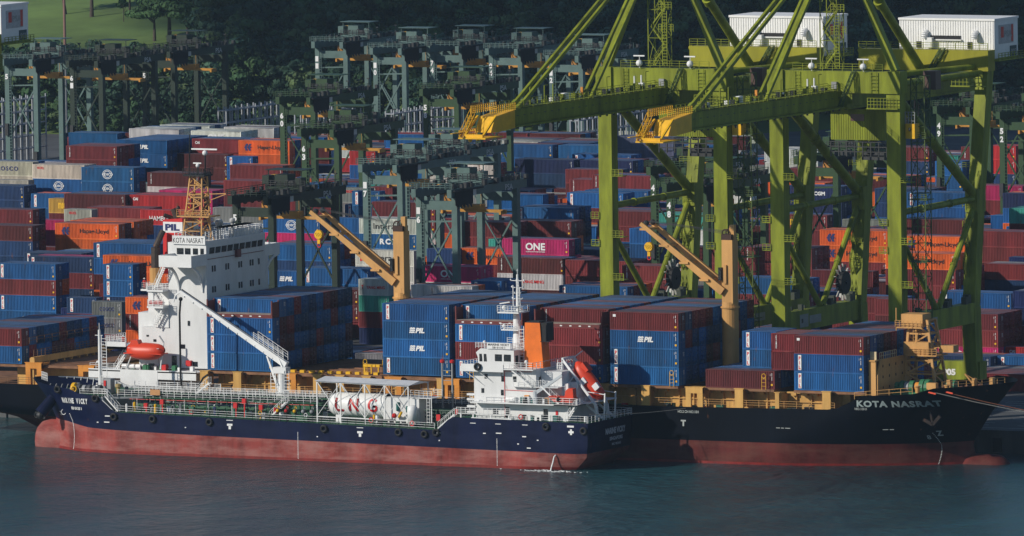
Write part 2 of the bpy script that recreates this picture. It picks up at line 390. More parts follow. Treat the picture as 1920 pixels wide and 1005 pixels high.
# front faces listed from the top tier down, read off the photograph
shipbay(-94.77,12.2,4,11,[(None,None),('B','vert'),('B','vert'),('B','vert')],'deck stack beside the white bridge',skip=())
for r in(): pass
shipbay(-62.24,12.4,4,11,[('B','vert'),('B','pil'),('B','pil'),('B','vert')],'deck stack behind the gas tank')
shipbay(-48.95,12.3,4,11,[(None,None),('B','vert'),('R','tex'),('B','vert')],'deck stack left of the orange funnel')
shipbay(-34.6,12.2,4,11,[(None,None),('R',None),('R','tex'),('B',None)],'deck stack right of the orange funnel')
shipbay(-20.99,12.1,4,11,[('R','plate'),('B','pil'),('B','vert'),('B','vert')],'deck stack between orange lifeboat and second crane')
shipbay(11.59,12.08,3,11,[('R','plate'),('B','vert'),('B','vert')],'foremost deck stack by the tan bulkhead')
shipbay(-4.05,12.05,1,11,[('r',None)],'low deck row before the second crane post',blue=.9)
for t,(c,l) in enumerate([('B','vert'),('B','vert')]):
    for r in range(3): cput(L20,.05-(r*0),5.04+r*2.52,12.05+TH*(t+1),c,l if r==0 else None,'short stack right of the second crane post',r,t,vis=2)
    for r in range(3): cput(L20,4.4+2.0,2.52+r*2.52,12.05+TH*(t+1),'R','tex' if (r==0 and t==1) else None,'short red stack left of the foremost stack',r,t,vis=1.5)
shipbay(-142.0,12.1,2,11,[('R',None),('B','vert')],'aft deck stack at the left edge',L=L40,blue=.6)
# ---- the yard: visible front faces (left px, top px, 20/40/45 ft, colours down, logos, rows deep, stack height in tiers) ----
YD=[(242,241,40,'WW','--',4,5,'far left'),(358,245,40,'WW','o-',3,5,''),(300,234,40,'W','-',3,5,''),(420,238,40,'W','-',3,5,''),(292,252,40,'bb','--',1,4,''),(390,255,40,'bb','--',1,4,''),
(218.5,262,40,'BBb','pp-',7,5,''),(123.7,273,40,'RRr','t--',4,5,''),(360,260,40,'RR','c-',3,5,''),(332,288,40,'rr','--',2,4,''),(447,263,40,'OO','h-',3,5,''),(447,282,40,'BB','v-',2,4,''),(431,309,40,'RR','--',2,5,''),(419,338,40,'RR','--',2,5,''),(425,293,20,'BB','vv',1,5,''),
(-35,302,40,'CC','Cx',2,5,''),(60.7,308,40,'CK','Kk',2,5,''),(152.2,313,40,'KK','kk',2,5,''),(-44,336,40,'CB','C-',1,4,''),(182,310,40,'CbB','---',3,5,''),(-53,347,40,'bb','--',2,4,''),(58,363,40,'BB','v-',2,4,''),(91,372,20,'YR','m-',1,4,''),(120,363,45,'rr','--',3,5,''),(120,392,20,'CR','K-',1,5,''),
(243,365,45,'DD','c-',3,5,''),(276,323,40,'rW','t-',2,4,''),(344,326,40,'BR','v-',1,4,''),(298,356,40,'PP','--',3,4,''),(163,388,45,'RR','T-',2,5,''),(263,393,45,'DbR','H--',2,5,''),(-55,391,45,'RR','--',2,5,''),(35,411,40,'PP','--',1,4,''),(-20,416,45,'OO','--',2,4,''),(-58,421,45,'rb','--',2,5,''),
(61,423,40,'GrR','d--',2,5,''),(103,418,45,'OO','h-',2,5,''),(132,413,45,'OO','h-',3,5,''),(161,409,45,'gg','--',3,5,''),(175,455,45,'BB','v-',4,5,''),(193,478,45,'OO','h-',2,5,''),(193,495,20,'BBb','vvv',2,5,''),(220,524,20,'B','v',2,4,''),(250,523,45,'OOr','h-t',2,4,''),(235,557,45,'OR','ht',2,4,''),
(45,473,40,'bR','v-',2,4,''),(72,478,45,'Pb','--',2,4,''),(53,480,45,'bRb','v--',1,4,''),(-5,493,40,'BRBB','v-vp',2,4,''),(-98,440,40,'bR','--',2,4,''),(0,452,20,'Nb','m-',1,4,''),(125,557,20,'bR','v-',2,3,''),(172,565,20,'GGR','xx-',1,3,''),(173,553,40,'b','-',3,3,''),
(640,270,20,'WD','--',1,5,''),(655,283,20,'DB','--',2,5,''),(828,305,40,'WW','i-',2,5,''),(940,270,40,'BB','--',2,4,''),(1047,272,40,'BB','--',2,4,''),(994,243,40,'WD','c-',2,5,''),(1085,248,40,'WW','--',2,5,''),(1073,289,45,'BB','v-',2,4,''),(965,298,45,'Nb','--',2,4,''),(1088,300,40,'NN','--',3,4,''),(1060,317,40,'RR','--',2,4,''),
(1153,255,45,'SS','--',2,5,''),(1183,264,40,'Nb','--',2,4,''),(1178,282,40,'BBR','vv-',2,4,''),(1110,328,45,'RR','t-',3,5,''),(1068,336,45,'RR','t-',2,4,''),(1097,356,45,'BB','v-',2,5,''),(1063,361,40,'BR','v-',2,5,''),(968,388,40,'BR','v-',3,5,''),(962,413,40,'RR','--',2,5,''),(857,387,40,'CR','--',2,5,''),(859,415,40,'RRR','---',2,5,''),(860,465,40,'OR','h-',2,4,''),
(916,448,20,'T','-',1,4,''),(941,447,45,'PRR','o--',2,5,''),(932,482,45,'rWr','ty-',4,4,''),(788,498,40,'PW','o-',2,4,''),(770,534,40,'WB','--',2,4,''),(883,526,20,'BB','vv',3,4,''),(640,352,20,'GG','K-',1,5,''),(660,358,20,'BB','v-',1,5,''),(695,350,45,'RR','t-',2,5,''),(697,378,45,'RRW','---',2,5,''),(647,383,20,'BB','v-',2,4,''),(620,408,45,'BB','v-',2,4,''),
(673,409,40,'WB','ir',2,5,''),(682,435,45,'BR','r-',2,4,''),(666,468,40,'WWW','ii-',1,4,''),(672,523,20,'WTRNR','y----',3,4,''),(568,502,45,'BBR','v--',2,4,''),(500,458,45,'BbB','---',4,4,''),(480,507,40,'BB','p-',1,3,''),(493,407,40,'KPB','k--',1,5,''),(560,455,40,'RB','--',2,3,''),(600,405,40,'BR','v-',2,4,''),(800,466,20,'bb','--',2,4,''),
(1255,271,45,'BN','v-',2,4,''),(1433,279,40,'WW','--',3,5,''),(1475,315,40,'RR','--',2,4,''),(1643,275,40,'Rb','--',2,4,''),(1802,275,20,'RR','t-',1,4,''),(1854,273,20,'DDb','---',2,5,''),(1753,302,20,'BBBS','---v',2,5,''),(1472,348,40,'NNN','f--',2,5,''),(1430,341,45,'OB','--',2,4,''),(1235,400,45,'TWT','---',2,5,''),(1325,400,40,'TW','--',2,5,''),
(1427,401,45,'RRr','m--',2,5,''),(1393,463,45,'RRr','t--',3,5,''),(1403,495,40,'RB','--',3,4,''),(1383,520,45,'BRB','---',2,4,''),(1537,430.5,45,'OOR','hh-',2,5,''),(1688,442,45,'OO','h-',2,5,''),(1693,410,45,'rR','--',2,5,''),(1660,473,45,'ORRO','h---',2,5,''),(1708,497,40,'RRP','---',2,4,''),(1513,493,45,'RRr','--t',3,4,''),
(1780,468,45,'NRC','w--',2,5,''),(1790,412,45,'RR','--',3,5,''),(1800,432,45,'RR','--',2,5,''),(1763,547,45,'BR','v-',2,3,''),(1750,586,40,'RRP','t-o',4,3,''),(1895,552,40,'BBBB','vvv-',2,4,''),(1885,650,40,'DB','c-',1,1,''),(1720,665,45,'b','-',3,1,''),(1870,667,40,'B','v',2,1,''),(1812,347,40,'PR','--',2,4,''),(1880,362,40,'NB','--',2,5,''),(1892,390,40,'TR','--',2,5,''),(1640,353,40,'bb','--',3,4,''),(1700,360,45,'BB','v-',2,4,''),
(1167,497,40,'RRB','t--',2,4,''),(1153,503,20,'BB','--',2,3,''),(1048,535,45,'BBR','v--',4,3,''),(1180,428,20,'BBN','--v',5,5,''),(1070,442,40,'WR','--',2,4,''),(1090,468,45,'bR','--',2,4,''),(1060,487,45,'RR','--',3,4,''),(1120,395,40,'RR','--',4,5,''),(1280,463,45,'RR','--',2,4,''),(1310,520,40,'BR','v-',2,3,''),(1560,555,45,'RR','--',2,3,''),(1640,560,40,'Rr','--',3,3,''),
(0,640,40,'RR','--',2,1,''),(600,560,40,'RB','--',2,2,''),(560,540,40,'rR','--',2,3,''),(1395,610,20,'RG','--',4,1,''),(1590,610,45,'RR','--',2,1,''),(1680,615,40,'RR','--',2,2,'')]
LG={'o':'one','p':'pil','t':'tex','c':'cai','h':'hapag','v':'vert','C':'coscow','k':'cosco','K':'oocl','x':'coscog','m':'msc','T':'triton','H':'hamburg','d':'dark','i':'inter','r':'rcl','y':'ym','f':'cma','w':'wanhai'}
LEN={20:L20,40:L40,45:L45}; GZ=3.5
def region(x,y):
    if x<200: h='far left of the yard'
    elif x<420: h='yard left of the white bridge' if y>330 else 'back left of the yard'
    elif x<640: h='yard behind the white bridge'
    elif x<800: h='yard around the first yellow crane'
    elif x<950: h='mid yard right of the first crane'
    elif x<1130: h='yard left of the lime gantry'
    elif x<1340: h='yard between first lime legs'
    elif x<1450: h='yard under the lime gantries'
    elif x<1660: h='yard between second gantry legs'
    elif x<1840: h='yard beside the last gantry leg'
    else: h='far right of the yard'
    return h
FOOT=[];PROT=[];ry=random.Random(9)
for i,(x,y,ft,cs,lg,rows,n,_) in enumerate(YD):
    L=LEN[ft]; ztop=GZ+n*TH; P=atZ(x,y,ztop); X,Y=P[0],P[1]
    k=0
    for a in range(rows):
        Yr=Y+a*2.55
        if any(X<f[1]-.2 and X+L>f[0]+.2 and Yr<f[3]-.1 and Yr+CW>f[2]+.1 for f in FOOT): break
        k=a+1
    if k==0:
        continue
    FOOT.append((X,X+L,Y,Y+k*2.55)); s=8.9
    x1,_y=pr((X+L,Y,ztop)); PROT.append((x,x1,y,y+len(cs)*25 if n>1 else y+20,Y))
    for a in range(k):
        for t in range(n):
            j=n-1-t
            if a==0: c=cs[j] if j<len(cs) else ry.choice('RRBbrO'); l=LG.get(lg[j]) if j<len(lg) else None
            else:
                c=cs[0] if ry.random()<.45 else ry.choice('RBbRrNBRBO'); l=None
            v=(1.7 if a==0 and j<len(cs) else (.45 if t==n-1 else .15))*(1+(y-240)/500)
            cput(L,X,Y+a*2.55,GZ+t*TH,c,l,region(x+30,y),a,t,vis=v)
# filler stacks of the yard, kept below the sight lines of the stacks above
rf=random.Random(3); FB=0
Yb=92.
while Yb<585:
    xl=atZ(-60,500,5); 
    a0=CAM[0]+(Yb-CAM[1])*ray(-60,300)[0]/ray(-60,300)[1]; a1=CAM[0]+(Yb-CAM[1])*ray(1980,300)[0]/ray(1980,300)[1]
    X=a0
    while X<a1:
        L=L40; h=rf.choice((2,3,4,4,5,5)); 
        if X+L>a1-2 and False: break
        for r in range(6):
            Y=Yb+r*2.55; hh=max(0,min(5,h+rf.choice((0,0,0,-1))))
            if any(X<f[1]-.1 and X+L>f[0]+.1 and Y<f[3]-.05 and Y+CW>f[2]+.05 for f in FOOT): continue
            while hh>0 and (lambda q:q[1]<(300 if q[0]<115 else 246 if q[0]<1330 else 290 if q[0]<1700 else 282))(pr((X,Y,GZ+hh*TH))): hh-=1
            while hh>0:
                xa,ya=pr((X,Y,GZ+hh*TH)); xb,yb=pr((X+L+1.2,Y+CW,GZ+hh*TH))
                if any(p[4]>Y and xa<p[1]-1 and xb>p[0]+1 and ya<p[3]-1 for p in PROT): hh-=1
                else: break
            base=rf.choice('RRRrrBBbKNOWG')
            for t in range(hh):
                c=base if rf.random()<.4 else rf.choice('RRRRrrrBBBbbKNNOWTGS')
                cput(L,X,Y,GZ+t*TH,c,None,'',r,t,vis=0.0)
        X+=L+.6
    Yb+=6*2.55+9.5
CONTS.sort(key=lambda d:-d['vis'])
NI=300; ind=CONTS[:NI]; rest=CONTS[NI:]
# labels that single each container out
ORD='first second third fourth fifth sixth seventh eighth ninth tenth eleventh twelfth thirteenth fourteenth fifteenth sixteenth seventeenth eighteenth nineteenth twentieth'.split()
TN={0:'bottom',1:'second',2:'third',3:'fourth',4:'fifth'}
SL={'pil':'white wave logo','vert':'upright red-on-white strip','one':'big white block letters','hapag':'navy arrow logo','cosco':'white globe logo','coscow':'spaced navy capitals','coscog':'faded blue lettering','oocl':'small red letters','cai':'small white corner letters','hamburg':'large white capitals','triton':'small yellow letters','inter':'red-blue logo','ym':'thin red lettering','rcl':'white serif letters','cma':'white lettering','wanhai':'slanted white letters','msc':'rounded yellow letters','tex':'tiny upright letters','plate':'white number plate','dark':'dark painted panel'}
PS={'deck stack beside the white bridge':'deck stack beside white bridge','deck stack behind the gas tank':'deck stack behind gas tank','deck stack left of the orange funnel':'deck stack left of orange funnel','deck stack right of the orange funnel':'deck stack right of orange funnel','deck stack between orange lifeboat and second crane':'deck stack before second ship crane','foremost deck stack by the tan bulkhead':'foremost deck stack','low deck row before the second crane post':'low deck row by second crane','short stack right of the second crane post':'short stack right of second crane','short red stack left of the foremost stack':'short stack touching foremost stack','aft deck stack at the left edge':'aft deck stack at left edge'}
def reg(x):
    for lim,h in ((200,'at far left of yard'),(420,'left of white bridge'),(640,'behind white bridge'),(800,'around first ship crane'),(950,'right of first ship crane'),(1130,'left of lime gantry'),(1340,'between first gantry legs'),(1450,'under middle gantry legs'),(1660,'between second gantry legs'),(1840,'beside last gantry leg')):
        if x<lim: return h
    return 'at far right of yard'
stk={}
for d in ind:
    if d['place'] not in PS: stk[(round(d['X'],2),round(d['Y']-d['row']*2.55,1))]=pr((d['X']+4,d['Y']-d['row']*2.55,d['Z']))
R={}
for k,q in sorted(stk.items(),key=lambda t:t[1][0]): R.setdefault(reg(q[0]),[]).append(k)
seen={}
for d in ind:
    cn=CN[d['c']]; lg=(' with '+SL[d['logo']]) if d['logo'] else ''
    if d['place'] in PS:
        lb=f"{cn} container{lg}, {TN[d['tier']]} tier, {'waterside' if d['row']==0 else ORD[d['row']]} row, {PS[d['place']]}"
    else:
        k=(round(d['X'],2),round(d['Y']-d['row']*2.55,1)); h=reg(stk[k][0]); n=R[h].index(k)
        lb=f"{cn} container{lg}, {TN[d['tier']]} tier{'' if d['row']==0 else ' of '+ORD[d['row']]+' row'}, {ORD[n] if n<20 else str(n+1)+'th'} stack {h}"
    w=lb.split()
    if len(w)>16: lb=lb.replace('bright blue','blue').replace('dull dark blue','dark blue').replace(' logo','').replace('upright red-on-white strip','upright strip').replace(' of yard','')
    if len(lb.split())>16: lb=lb.replace('short stack ','stack ').replace('container with','container,').replace(' letters','').replace('before second ship crane','before second crane').replace('tiny upright','tiny lettering')
    while len(lb.split())>16: lb=lb.replace(' deck','',1) if ' deck' in lb else lb.replace(' orange',' ').replace(' white ',' ',1) if (' orange' in lb or ' white ' in lb) else ' '.join(lb.split()[1:])
    if lb in seen: print('dup',lb)
    seen[lb]=1; d['label']=lb
rc=random.Random(11)
for d in ind: cbuild(d,d['label'],rc)
# the many farther ones: one object
CR={}
def crowd(lst):
    VS=[];FS=[];NF=[];MI=[];off=0
    for d in lst:
        m1=cmesh(d['L'],d['H'])[0]; k=m1.name
        if k not in CR:
            v=np.zeros(len(m1.vertices)*3); m1.vertices.foreach_get('co',v); CR[k]=(v.reshape(-1,3),np.array([list(q.vertices) for q in m1.polygons])); mi=[q.material_index for q in m1.polygons]
            v=CR[k][0]; dd=cmesh(d['L'],d['H'])[1]; v2=np.array([list(q.co) for q in dd.vertices]); f2=[list(q.vertices) for q in dd.polygons if q.material_index==0]; CR[k]=(np.concatenate([v,v2]),np.concatenate([CR[k][1],np.array(f2)+len(v)]),np.array(mi+[0]*len(f2)))
        v,f,mi_=CR[k]; MI.append(mi_); VS.append(v+np.array([d['X'],d['Y'],d['Z']])); FS.append(f+off); off+=len(v); NF.append(len(f))
    V=np.concatenate(VS); FA=np.concatenate(FS)
    me=bpy.data.meshes.new('distant_containers'); me.vertices.add(len(V)); me.vertices.foreach_set('co',V.ravel())
    me.loops.add(FA.size); me.loops.foreach_set('vertex_index',FA.ravel()); me.polygons.add(len(FA)); me.polygons.foreach_set('loop_start',np.arange(0,FA.size,4)); me.polygons.foreach_set('loop_total',np.full(len(FA),4))
    me.update(); ca_=me.color_attributes.new('paint','FLOAT_COLOR','CORNER')
    cols=np.array([(*jitcol(d['c'],rc),1) for d in lst]); ca_.data.foreach_set('color',np.repeat(cols,np.array(NF)*4,axis=0).ravel())
    m=mat('crowd_paint',(1,1,1),.55,0,.34,.55,rust=.24,streak=True,spec=.35); N=m.node_tree.nodes; l=m.node_tree.links
    at=N.new('ShaderNodeVertexColor'); at.layer_name='paint'
    mx=[q for q in N if q.type=='MIX'][0]; l.new(at.outputs[0],mx.inputs[6])
    me.polygons.foreach_set('material_index',np.concatenate(MI).astype(np.int32)); rm=m.copy(); rm.name='crowd_roof_paint'; dust_sheen(rm)
    me.materials.append(m); me.materials.append(rm); o=bpy.data.objects.new('distant_containers',me); COL.objects.link(o)
    tag(o,'mass of many coloured containers filling the terminal yard','containers',kind='stuff')
    # their lettering belongs to the same mass
    lo=[d for d in lst if d['logo']]
    for d in lo:
        q=bpy.data.objects.new('lettering',logo_mesh(d['logo'],d['L'],d['H'])); COL.objects.link(q); q.parent=o; q.location=(d['X'],d['Y']-.03,d['Z']); q['kind']='stuff'
crowd(rest)
# flat racks lying in the recesses of the top tiers
def flatrack(X,Y,Z,L,lab):
    e=thing('flat_rack',lab,'flat rack',(X,Y,Z),'maroon flat racks on deck stacks'); b=MB()
    b.box(X,X+L,Y,Y+.2,Z,Z+.6).box(X,X+L,Y+CW-.2,Y+CW,Z,Z+.6).box(X+.0,X+L,Y+.2,Y+CW-.2,Z+.1,Z+.5)
    b.build('base_frame',MRN,e); w=MB(); w.box(X+.3,X+L-.3,Y+.02,Y+CW-.02,Z+.602,Z+.66); w.build('plank_deck',WOOD,e)
    for x in(X,X+L-.22):
        p=MB(); p.box(x,x+.22,Y,Y+.22,Z+.6,Z+TH-.05).box(x,x+.22,Y+CW-.22,Y+CW,Z+.6,Z+TH-.05).box(x+.05,x+.15,Y+.22,Y+CW-.22,Z+.6,Z+TH-.3); p.build('end_wall',MRN,e)
    m=MB(); 
    for i in range(6): m.box(X+1.2+i*1.7,X+1.6+i*1.7,Y-.02,Y-.001,Z+.22,Z+.4)
    m.build('stencil_marks',WHC,e)
flatrack(-94.77,0,12.2+3*TH,L40,'maroon flat rack with upright end walls, topmost beside the white bridge')
flatrack(-48.95,0,12.3+3*TH,L40,'maroon flat rack with upright end walls, above stack left of orange funnel')
flatrack(-34.6,0,12.2+3*TH,L40,'maroon flat rack with upright end walls, above red stack right of orange funnel')

for i,(x,y,k,lab) in enumerate(((1898,722,0,'lowest collapsed maroon rack on the quay at the right edge'),(1898,722,1,'second collapsed maroon rack of the quay pile at the right edge'),(1898,722,2,'topmost collapsed maroon rack of the quay pile, right edge'),(1872,712,0,'single collapsed maroon rack left of the rack pile on the quay'))):
    P=atZ(x,y,GZ); X,Y,Z=P[0],P[1]+9,GZ+k*.75+.02; e=thing('collapsed_rack',lab,'flat rack',(X,Y,Z),'collapsed flat racks on the quay'); b=MB(); b.box(X,X+12.1,Y,Y+.25,Z,Z+.6).box(X,X+12.1,Y+2.2,Y+CW,Z,Z+.6).box(X,X+12.1,Y+.25,Y+2.2,Z+.15,Z+.5); b.build('frame',MRN,e)
    b=MB(); [b.box(X+q,X+q+.5,Y-.03,Y-.001,Z+.2,Z+.42) for q in (1,3.6,8,10.4)]; b.build('stencil_marks',WHC,e)
# ---------------- setting: water, quay, terminal ground ----------------
def plane(name,pts,m,z=None):
    me=bpy.data.meshes.new(name); me.from_pydata(pts,[],[tuple(range(len(pts)))]); me.materials.append(m); o=bpy.data.objects.new(name,me); COL.objects.link(o); return tag(o,kind='structure')
wm=bpy.data.materials.new('sea_water'); wm.use_nodes=True; N=wm.node_tree.nodes; l=wm.node_tree.links; b=N['Principled BSDF']
b.inputs['Roughness'].default_value=.2; b.inputs['IOR'].default_value=1.33
tc=N.new('ShaderNodeNewGeometry'); 
def noise(sc,sca,det,rough=.6,rot=0):
    mp=N.new('ShaderNodeMapping'); mp.inputs['Scale'].default_value=sca; mp.inputs['Rotation'].default_value=(0,0,rot); l.new(tc.outputs['Position'],mp.inputs[0])
    n=N.new('ShaderNodeTexNoise'); n.inputs['Scale'].default_value=sc; n.inputs['Detail'].default_value=det; n.inputs['Roughness'].default_value=rough; l.new(mp.outputs[0],n.inputs['Vector']); return n
n1=noise(.5,(1,.8,1),4,.6,.5); n2=noise(.13,(1,.6,1),3,.5,.4); n4=noise(1.9,(1,1,1),3,.6,.2)
b0=N.new('ShaderNodeBump'); b0.inputs['Strength'].default_value=1; b0.inputs['Distance'].default_value=.28; l.new(n4.outputs[0],b0.inputs['Height'])
b1=N.new('ShaderNodeBump'); b1.inputs['Strength'].default_value=1; b1.inputs['Distance'].default_value=.85; l.new(n1.outputs[0],b1.inputs['Height']); l.new(b0.outputs[0],b1.inputs['Normal'])
b2=N.new('ShaderNodeBump'); b2.inputs['Strength'].default_value=1; b2.inputs['Distance'].default_value=1.6; l.new(n2.outputs[0],b2.inputs['Height']); l.new(b1.outputs[0],b2.inputs['Normal']); l.new(b2.outputs[0],b.inputs['Normal'])
n3=noise(.018,(1,.35,1),4,.6,.3); cr=N.new('ShaderNodeMix'); cr.data_type='RGBA'; cr.inputs[6].default_value=(.003,.026,.032,1); cr.inputs[7].default_value=(.018,.080,.098,1)
mr=N.new('ShaderNodeMapRange'); mr.inputs[1].default_value=.35; mr.inputs[2].default_value=.68; l.new(n3.outputs[0],mr.inputs[0]); l.new(mr.outputs[0],cr.inputs[0]); l.new(cr.outputs[2],b.inputs['Base Color'])
plane('water',[(-3000,-2600,0),(3000,-2600,0),(3000,30,0),(-3000,30,0)],wm)
asph=mat('asphalt_apron',(.085,.088,.092),.85,0,.45,.05,bump=.2)
conc=mat('quay_concrete',(.085,.09,.092),.85,0,.4,.3,streak=True,bump=.3)
QY=28.6
g=MB(); 
plane('ground',[(-3500,QY,GZ),(2500,QY,GZ),(2500,1200,GZ),(-3500,1200,GZ)],asph)
q=MB(); q.box(-600,400,QY,QY+1.2,-.9+0,GZ-.004).box(-600,400,QY-.25,QY+.9,GZ-.9,GZ+.22)
for i in range(-60,40): q.box(i*10-.5,i*10+.5,QY-.3,QY+.3,-1.5,GZ-.9)
tag(q.build('quay_wall',conc),kind='structure')
pm=mat('road_paint',(.55,.55,.52),.7,0,.4,.5); ml=MB()
for yy in (38,41.5,45,48.5,52,66,69.5,73):
    x=-40+((yy*7)%5)
    while x<180: ml.add([(x,yy,GZ+.006),(x+4,yy,GZ+.006),(x+4,yy+.25,GZ+.006),(x,yy+.25,GZ+.006)],[(0,1,2,3)]); x+=9
for yy in (30.2,34,60,62.6,76): ml.add([(-200,yy,GZ+.006),(200,yy,GZ+.006),(200,yy+.2,GZ+.006),(-200,yy+.2,GZ+.006)],[(0,1,2,3)])
tag(ml.build('lane_markings',pm),kind='structure')
fm=MB()
for i in range(-12,30):
    fm=MB(); x=i*10+4; fm.box(x-.7,x+.7,QY-.75,QY-.32,.3,2.5); fm.box(x-.5,x+.5,QY-.32,QY-.25,.6,2.2)
    if 20<x<90: tag(fm.build('dock_fender',BLK),'black rubber dock fender on the quay wall','fender','quay wall fenders')
# ---------------- ship hulls ----------------
def lerp(t,a): 
    if t<=a[0][0]: return a[0][1]
    for (p,u),(q_,v) in zip(a,a[1:]):
        if t<=q_: return u+(v-u)*(t-p)/(q_-p)
    return a[-1][1]
class Hull:
    def __init__(s,cy,B,bow,bowx,bowe,pw,st,ste,stb,deck):
        s.cy,s.B,s.bow,s.bowx,s.bowe,s.pw,s.st,s.ste,s.stb,s.deck=cy,B,bow,bowx,bowe,pw,st,ste,stb,deck
    def half(s,x,z):
        xb,xe=lerp(z,s.bowx),lerp(z,s.bowe); sg=s.bow
        h=s.B
        if (x-xe)*sg>0: t=min(1,max(0,(x-xe)/(xb-xe))); h=s.B*max(0,1-t**lerp(z,s.pw))**.75
        xs,xse=lerp(z,s.st),lerp(z,s.ste)
        if (xse-x)*sg>0: t=min(1,max(0,(xse-x)/(xse-xs))); h=min(h,s.B*(1-(1-lerp(z,s.stb))*t**2))
        return h
    def side(s,x,z): return s.cy-s.half(x,z)
    def shell(s,name,zlo,zhi,m,parent,nz=10,nx=90):
        b=MB(); sg=s.bow; vs=[];
        for j in range(nz+1):
            for i in range(nx+1):
                t=i/nx; t=.5-.5*math.cos(math.pi*t)
                # x found for reference level then z by sheer
                z0=zlo(0)if callable(zlo) else zlo
                zz=None; xs=lerp(3,s.st); xb=lerp(3,s.bowx); x=xs+(xb-xs)*t
                for _ in range(4):
                    a=zlo(x) if callable(zlo) else zlo; c=zhi(x) if callable(zhi) else zhi; zz=a+(c-a)*j/nz
                    xs=lerp(zz,s.st); xb=lerp(zz,s.bowx); x=xs+(xb-xs)*t
                vs.append((x,zz))
        n=nx+1; V=[(x,s.cy-s.half(x,z),z) for x,z in vs]+[(x,s.cy+s.half(x,z),z) for x,z in vs]; o=len(vs); F=[]
        for j in range(nz):
            for i in range(nx):
                a=j*n+i; f=(a,a+1,a+n+1,a+n); F.append(f if sg>0 else f[::-1]); f=tuple(k+o for k in f[::-1]); F.append(f if sg>0 else f[::-1])
            a=j*n; f=(a,a+n,a+n+o,a+o); F.append(f if sg>0 else f[::-1])
        b.add(V,F); return b.build(name,m,parent,smooth=True)
    def deckmesh(s,name,zf,m,parent,x0,x1,inset=.25,nx=50):
        b=MB(); V=[];F=[]
        for i in range(nx+1):
            x=x0+(x1-x0)*i/nx; z=zf(x) if callable(zf) else zf; h=max(.02,s.half(x,z)-inset); V+=[(x,s.cy-h,z),(x,s.cy+h,z)]
        for i in range(nx): F.append((2*i,2*i+2,2*i+3,2*i+1) if x1>x0 else (2*i,2*i+1,2*i+3,2*i+2))
        b.add(V,F); return b.build(name,m,parent)
# ===== container ship =====
KC=13.3
KOTA=Hull(KC,14.3,1,[(-4,38),(0,37.3),(3.2,36.5),(8,39.6),(13.4,44.2)],[(-4,-8),(0,-2),(4,8),(9,19),(12.8,25)],[(-4,2),(0,2),(4,2.1),(12.8,2.6)],
   [(-4,-128),(0,-134),(2.5,-140),(4,-147),(13,-152)],[(-4,-95),(0,-104),(3,-112),(5,-124),(13,-132)],[(-4,0),(2,.0),(3,.15),(5,.7),(13,.85)],None)
def kdeck(x): return lerp(x,[(-160,8.9),(-8,8.9),(19,9.25),(24,11.6),(32.3,12),(35.1,12.9),(44,13.2)])
ks=thing('container_ship','large black hulled container ship with yellow deck fittings moored at the quay','container ship',(-45,KC,0))
KOTA.shell('upper_hull',3.6,kdeck,KBK,ks,12,120); 
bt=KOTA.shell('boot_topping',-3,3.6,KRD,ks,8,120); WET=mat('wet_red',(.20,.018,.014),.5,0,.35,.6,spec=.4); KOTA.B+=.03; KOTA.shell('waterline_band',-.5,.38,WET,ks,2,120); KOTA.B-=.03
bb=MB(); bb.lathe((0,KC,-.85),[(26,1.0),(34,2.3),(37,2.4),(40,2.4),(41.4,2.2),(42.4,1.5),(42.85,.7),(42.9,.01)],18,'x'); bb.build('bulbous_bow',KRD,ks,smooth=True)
KOTA.deckmesh('main_deck',8.3,RUS,ks,-150,22); KOTA.deckmesh('forecastle_deck',lambda x:kdeck(x)-1.0,mat('fore_deck_red',(.13,.05,.035),.7,0,.4),ks,24.2,42.9)
hug=lambda x,z: KOTA.side(x,z)
m=MB(); letters(m,'KOTA NASRAT',(29.3,0,10.35),12.6,1.05,hug=hug,bold=.045,eps=.14,sp=1.15); m.build('ship_name',mat('name_grey',(.27,.33,.33),.5),ks)
m=MB(); letters(m,'HO.10H1',(23.6,0,9.5),2.0,.4,hug=hug,bold=.02,eps=.06); letters(m,'HO.2 CH NO.10H',(-6.7,0,8.15),3.7,.45,hug=hug,bold=.02,eps=.06)
letters(m,'T',(-7.6,0,6.3),.9,1.0,hug=hug,bold=.05,eps=.06); letters(m,'8',(32.0,0,4.6),.5,.7,hug=hug,bold=.02,eps=.06); letters(m,'Z',(33.5,0,5.2),.8,.9,hug=hug,bold=.04,eps=.06)
[m.add([(x,hug(x,6)-.08,6.0),(x+w,hug(x+w,6)-.08,6.0),(x+w,hug(x+w,6)-.08,6.1),(x,hug(x,6)-.08,6.1)],[(0,1,2,3)]) for x,w in ((8.8,.7),(9.7,.5),(10.4,.9),(26.2,.8),(27.2,.6))]
for i in range(22):
    z=5.2-i*.24; x=32.6+.5*math.sin((5.2-z)/5*3.1); y=hug(x,z)-.06; m.add([(x,y,z),(x+.18,y,z),(x+.18,y,z+.12),(x,y,z+.12)],[(0,1,2,3)])
m.build('hull_markings',mat('mark_grey',(.36,.39,.38),.5),ks)
m=MB(); 
for dz in(0,): 
    x,z=33.6,8.4; y=hug(x,z)-.35; m.beam((x-.2,y,z+1.1),(x+.3,y,z-1.3),.35,.35); m.beam((x-1.3,y,z-.7),(x+.3,y,z-1.5),.35,.5); m.beam((x+.3,y,z-1.5),(x+1.6,y,z-.1),.35,.5); m.sph((x-.1,y,z+.9),.5,8,6)
m.build('anchor',mat('rusty_anchor',(.016,.010,.009),.8,0,.4,2,rust=.6),ks)
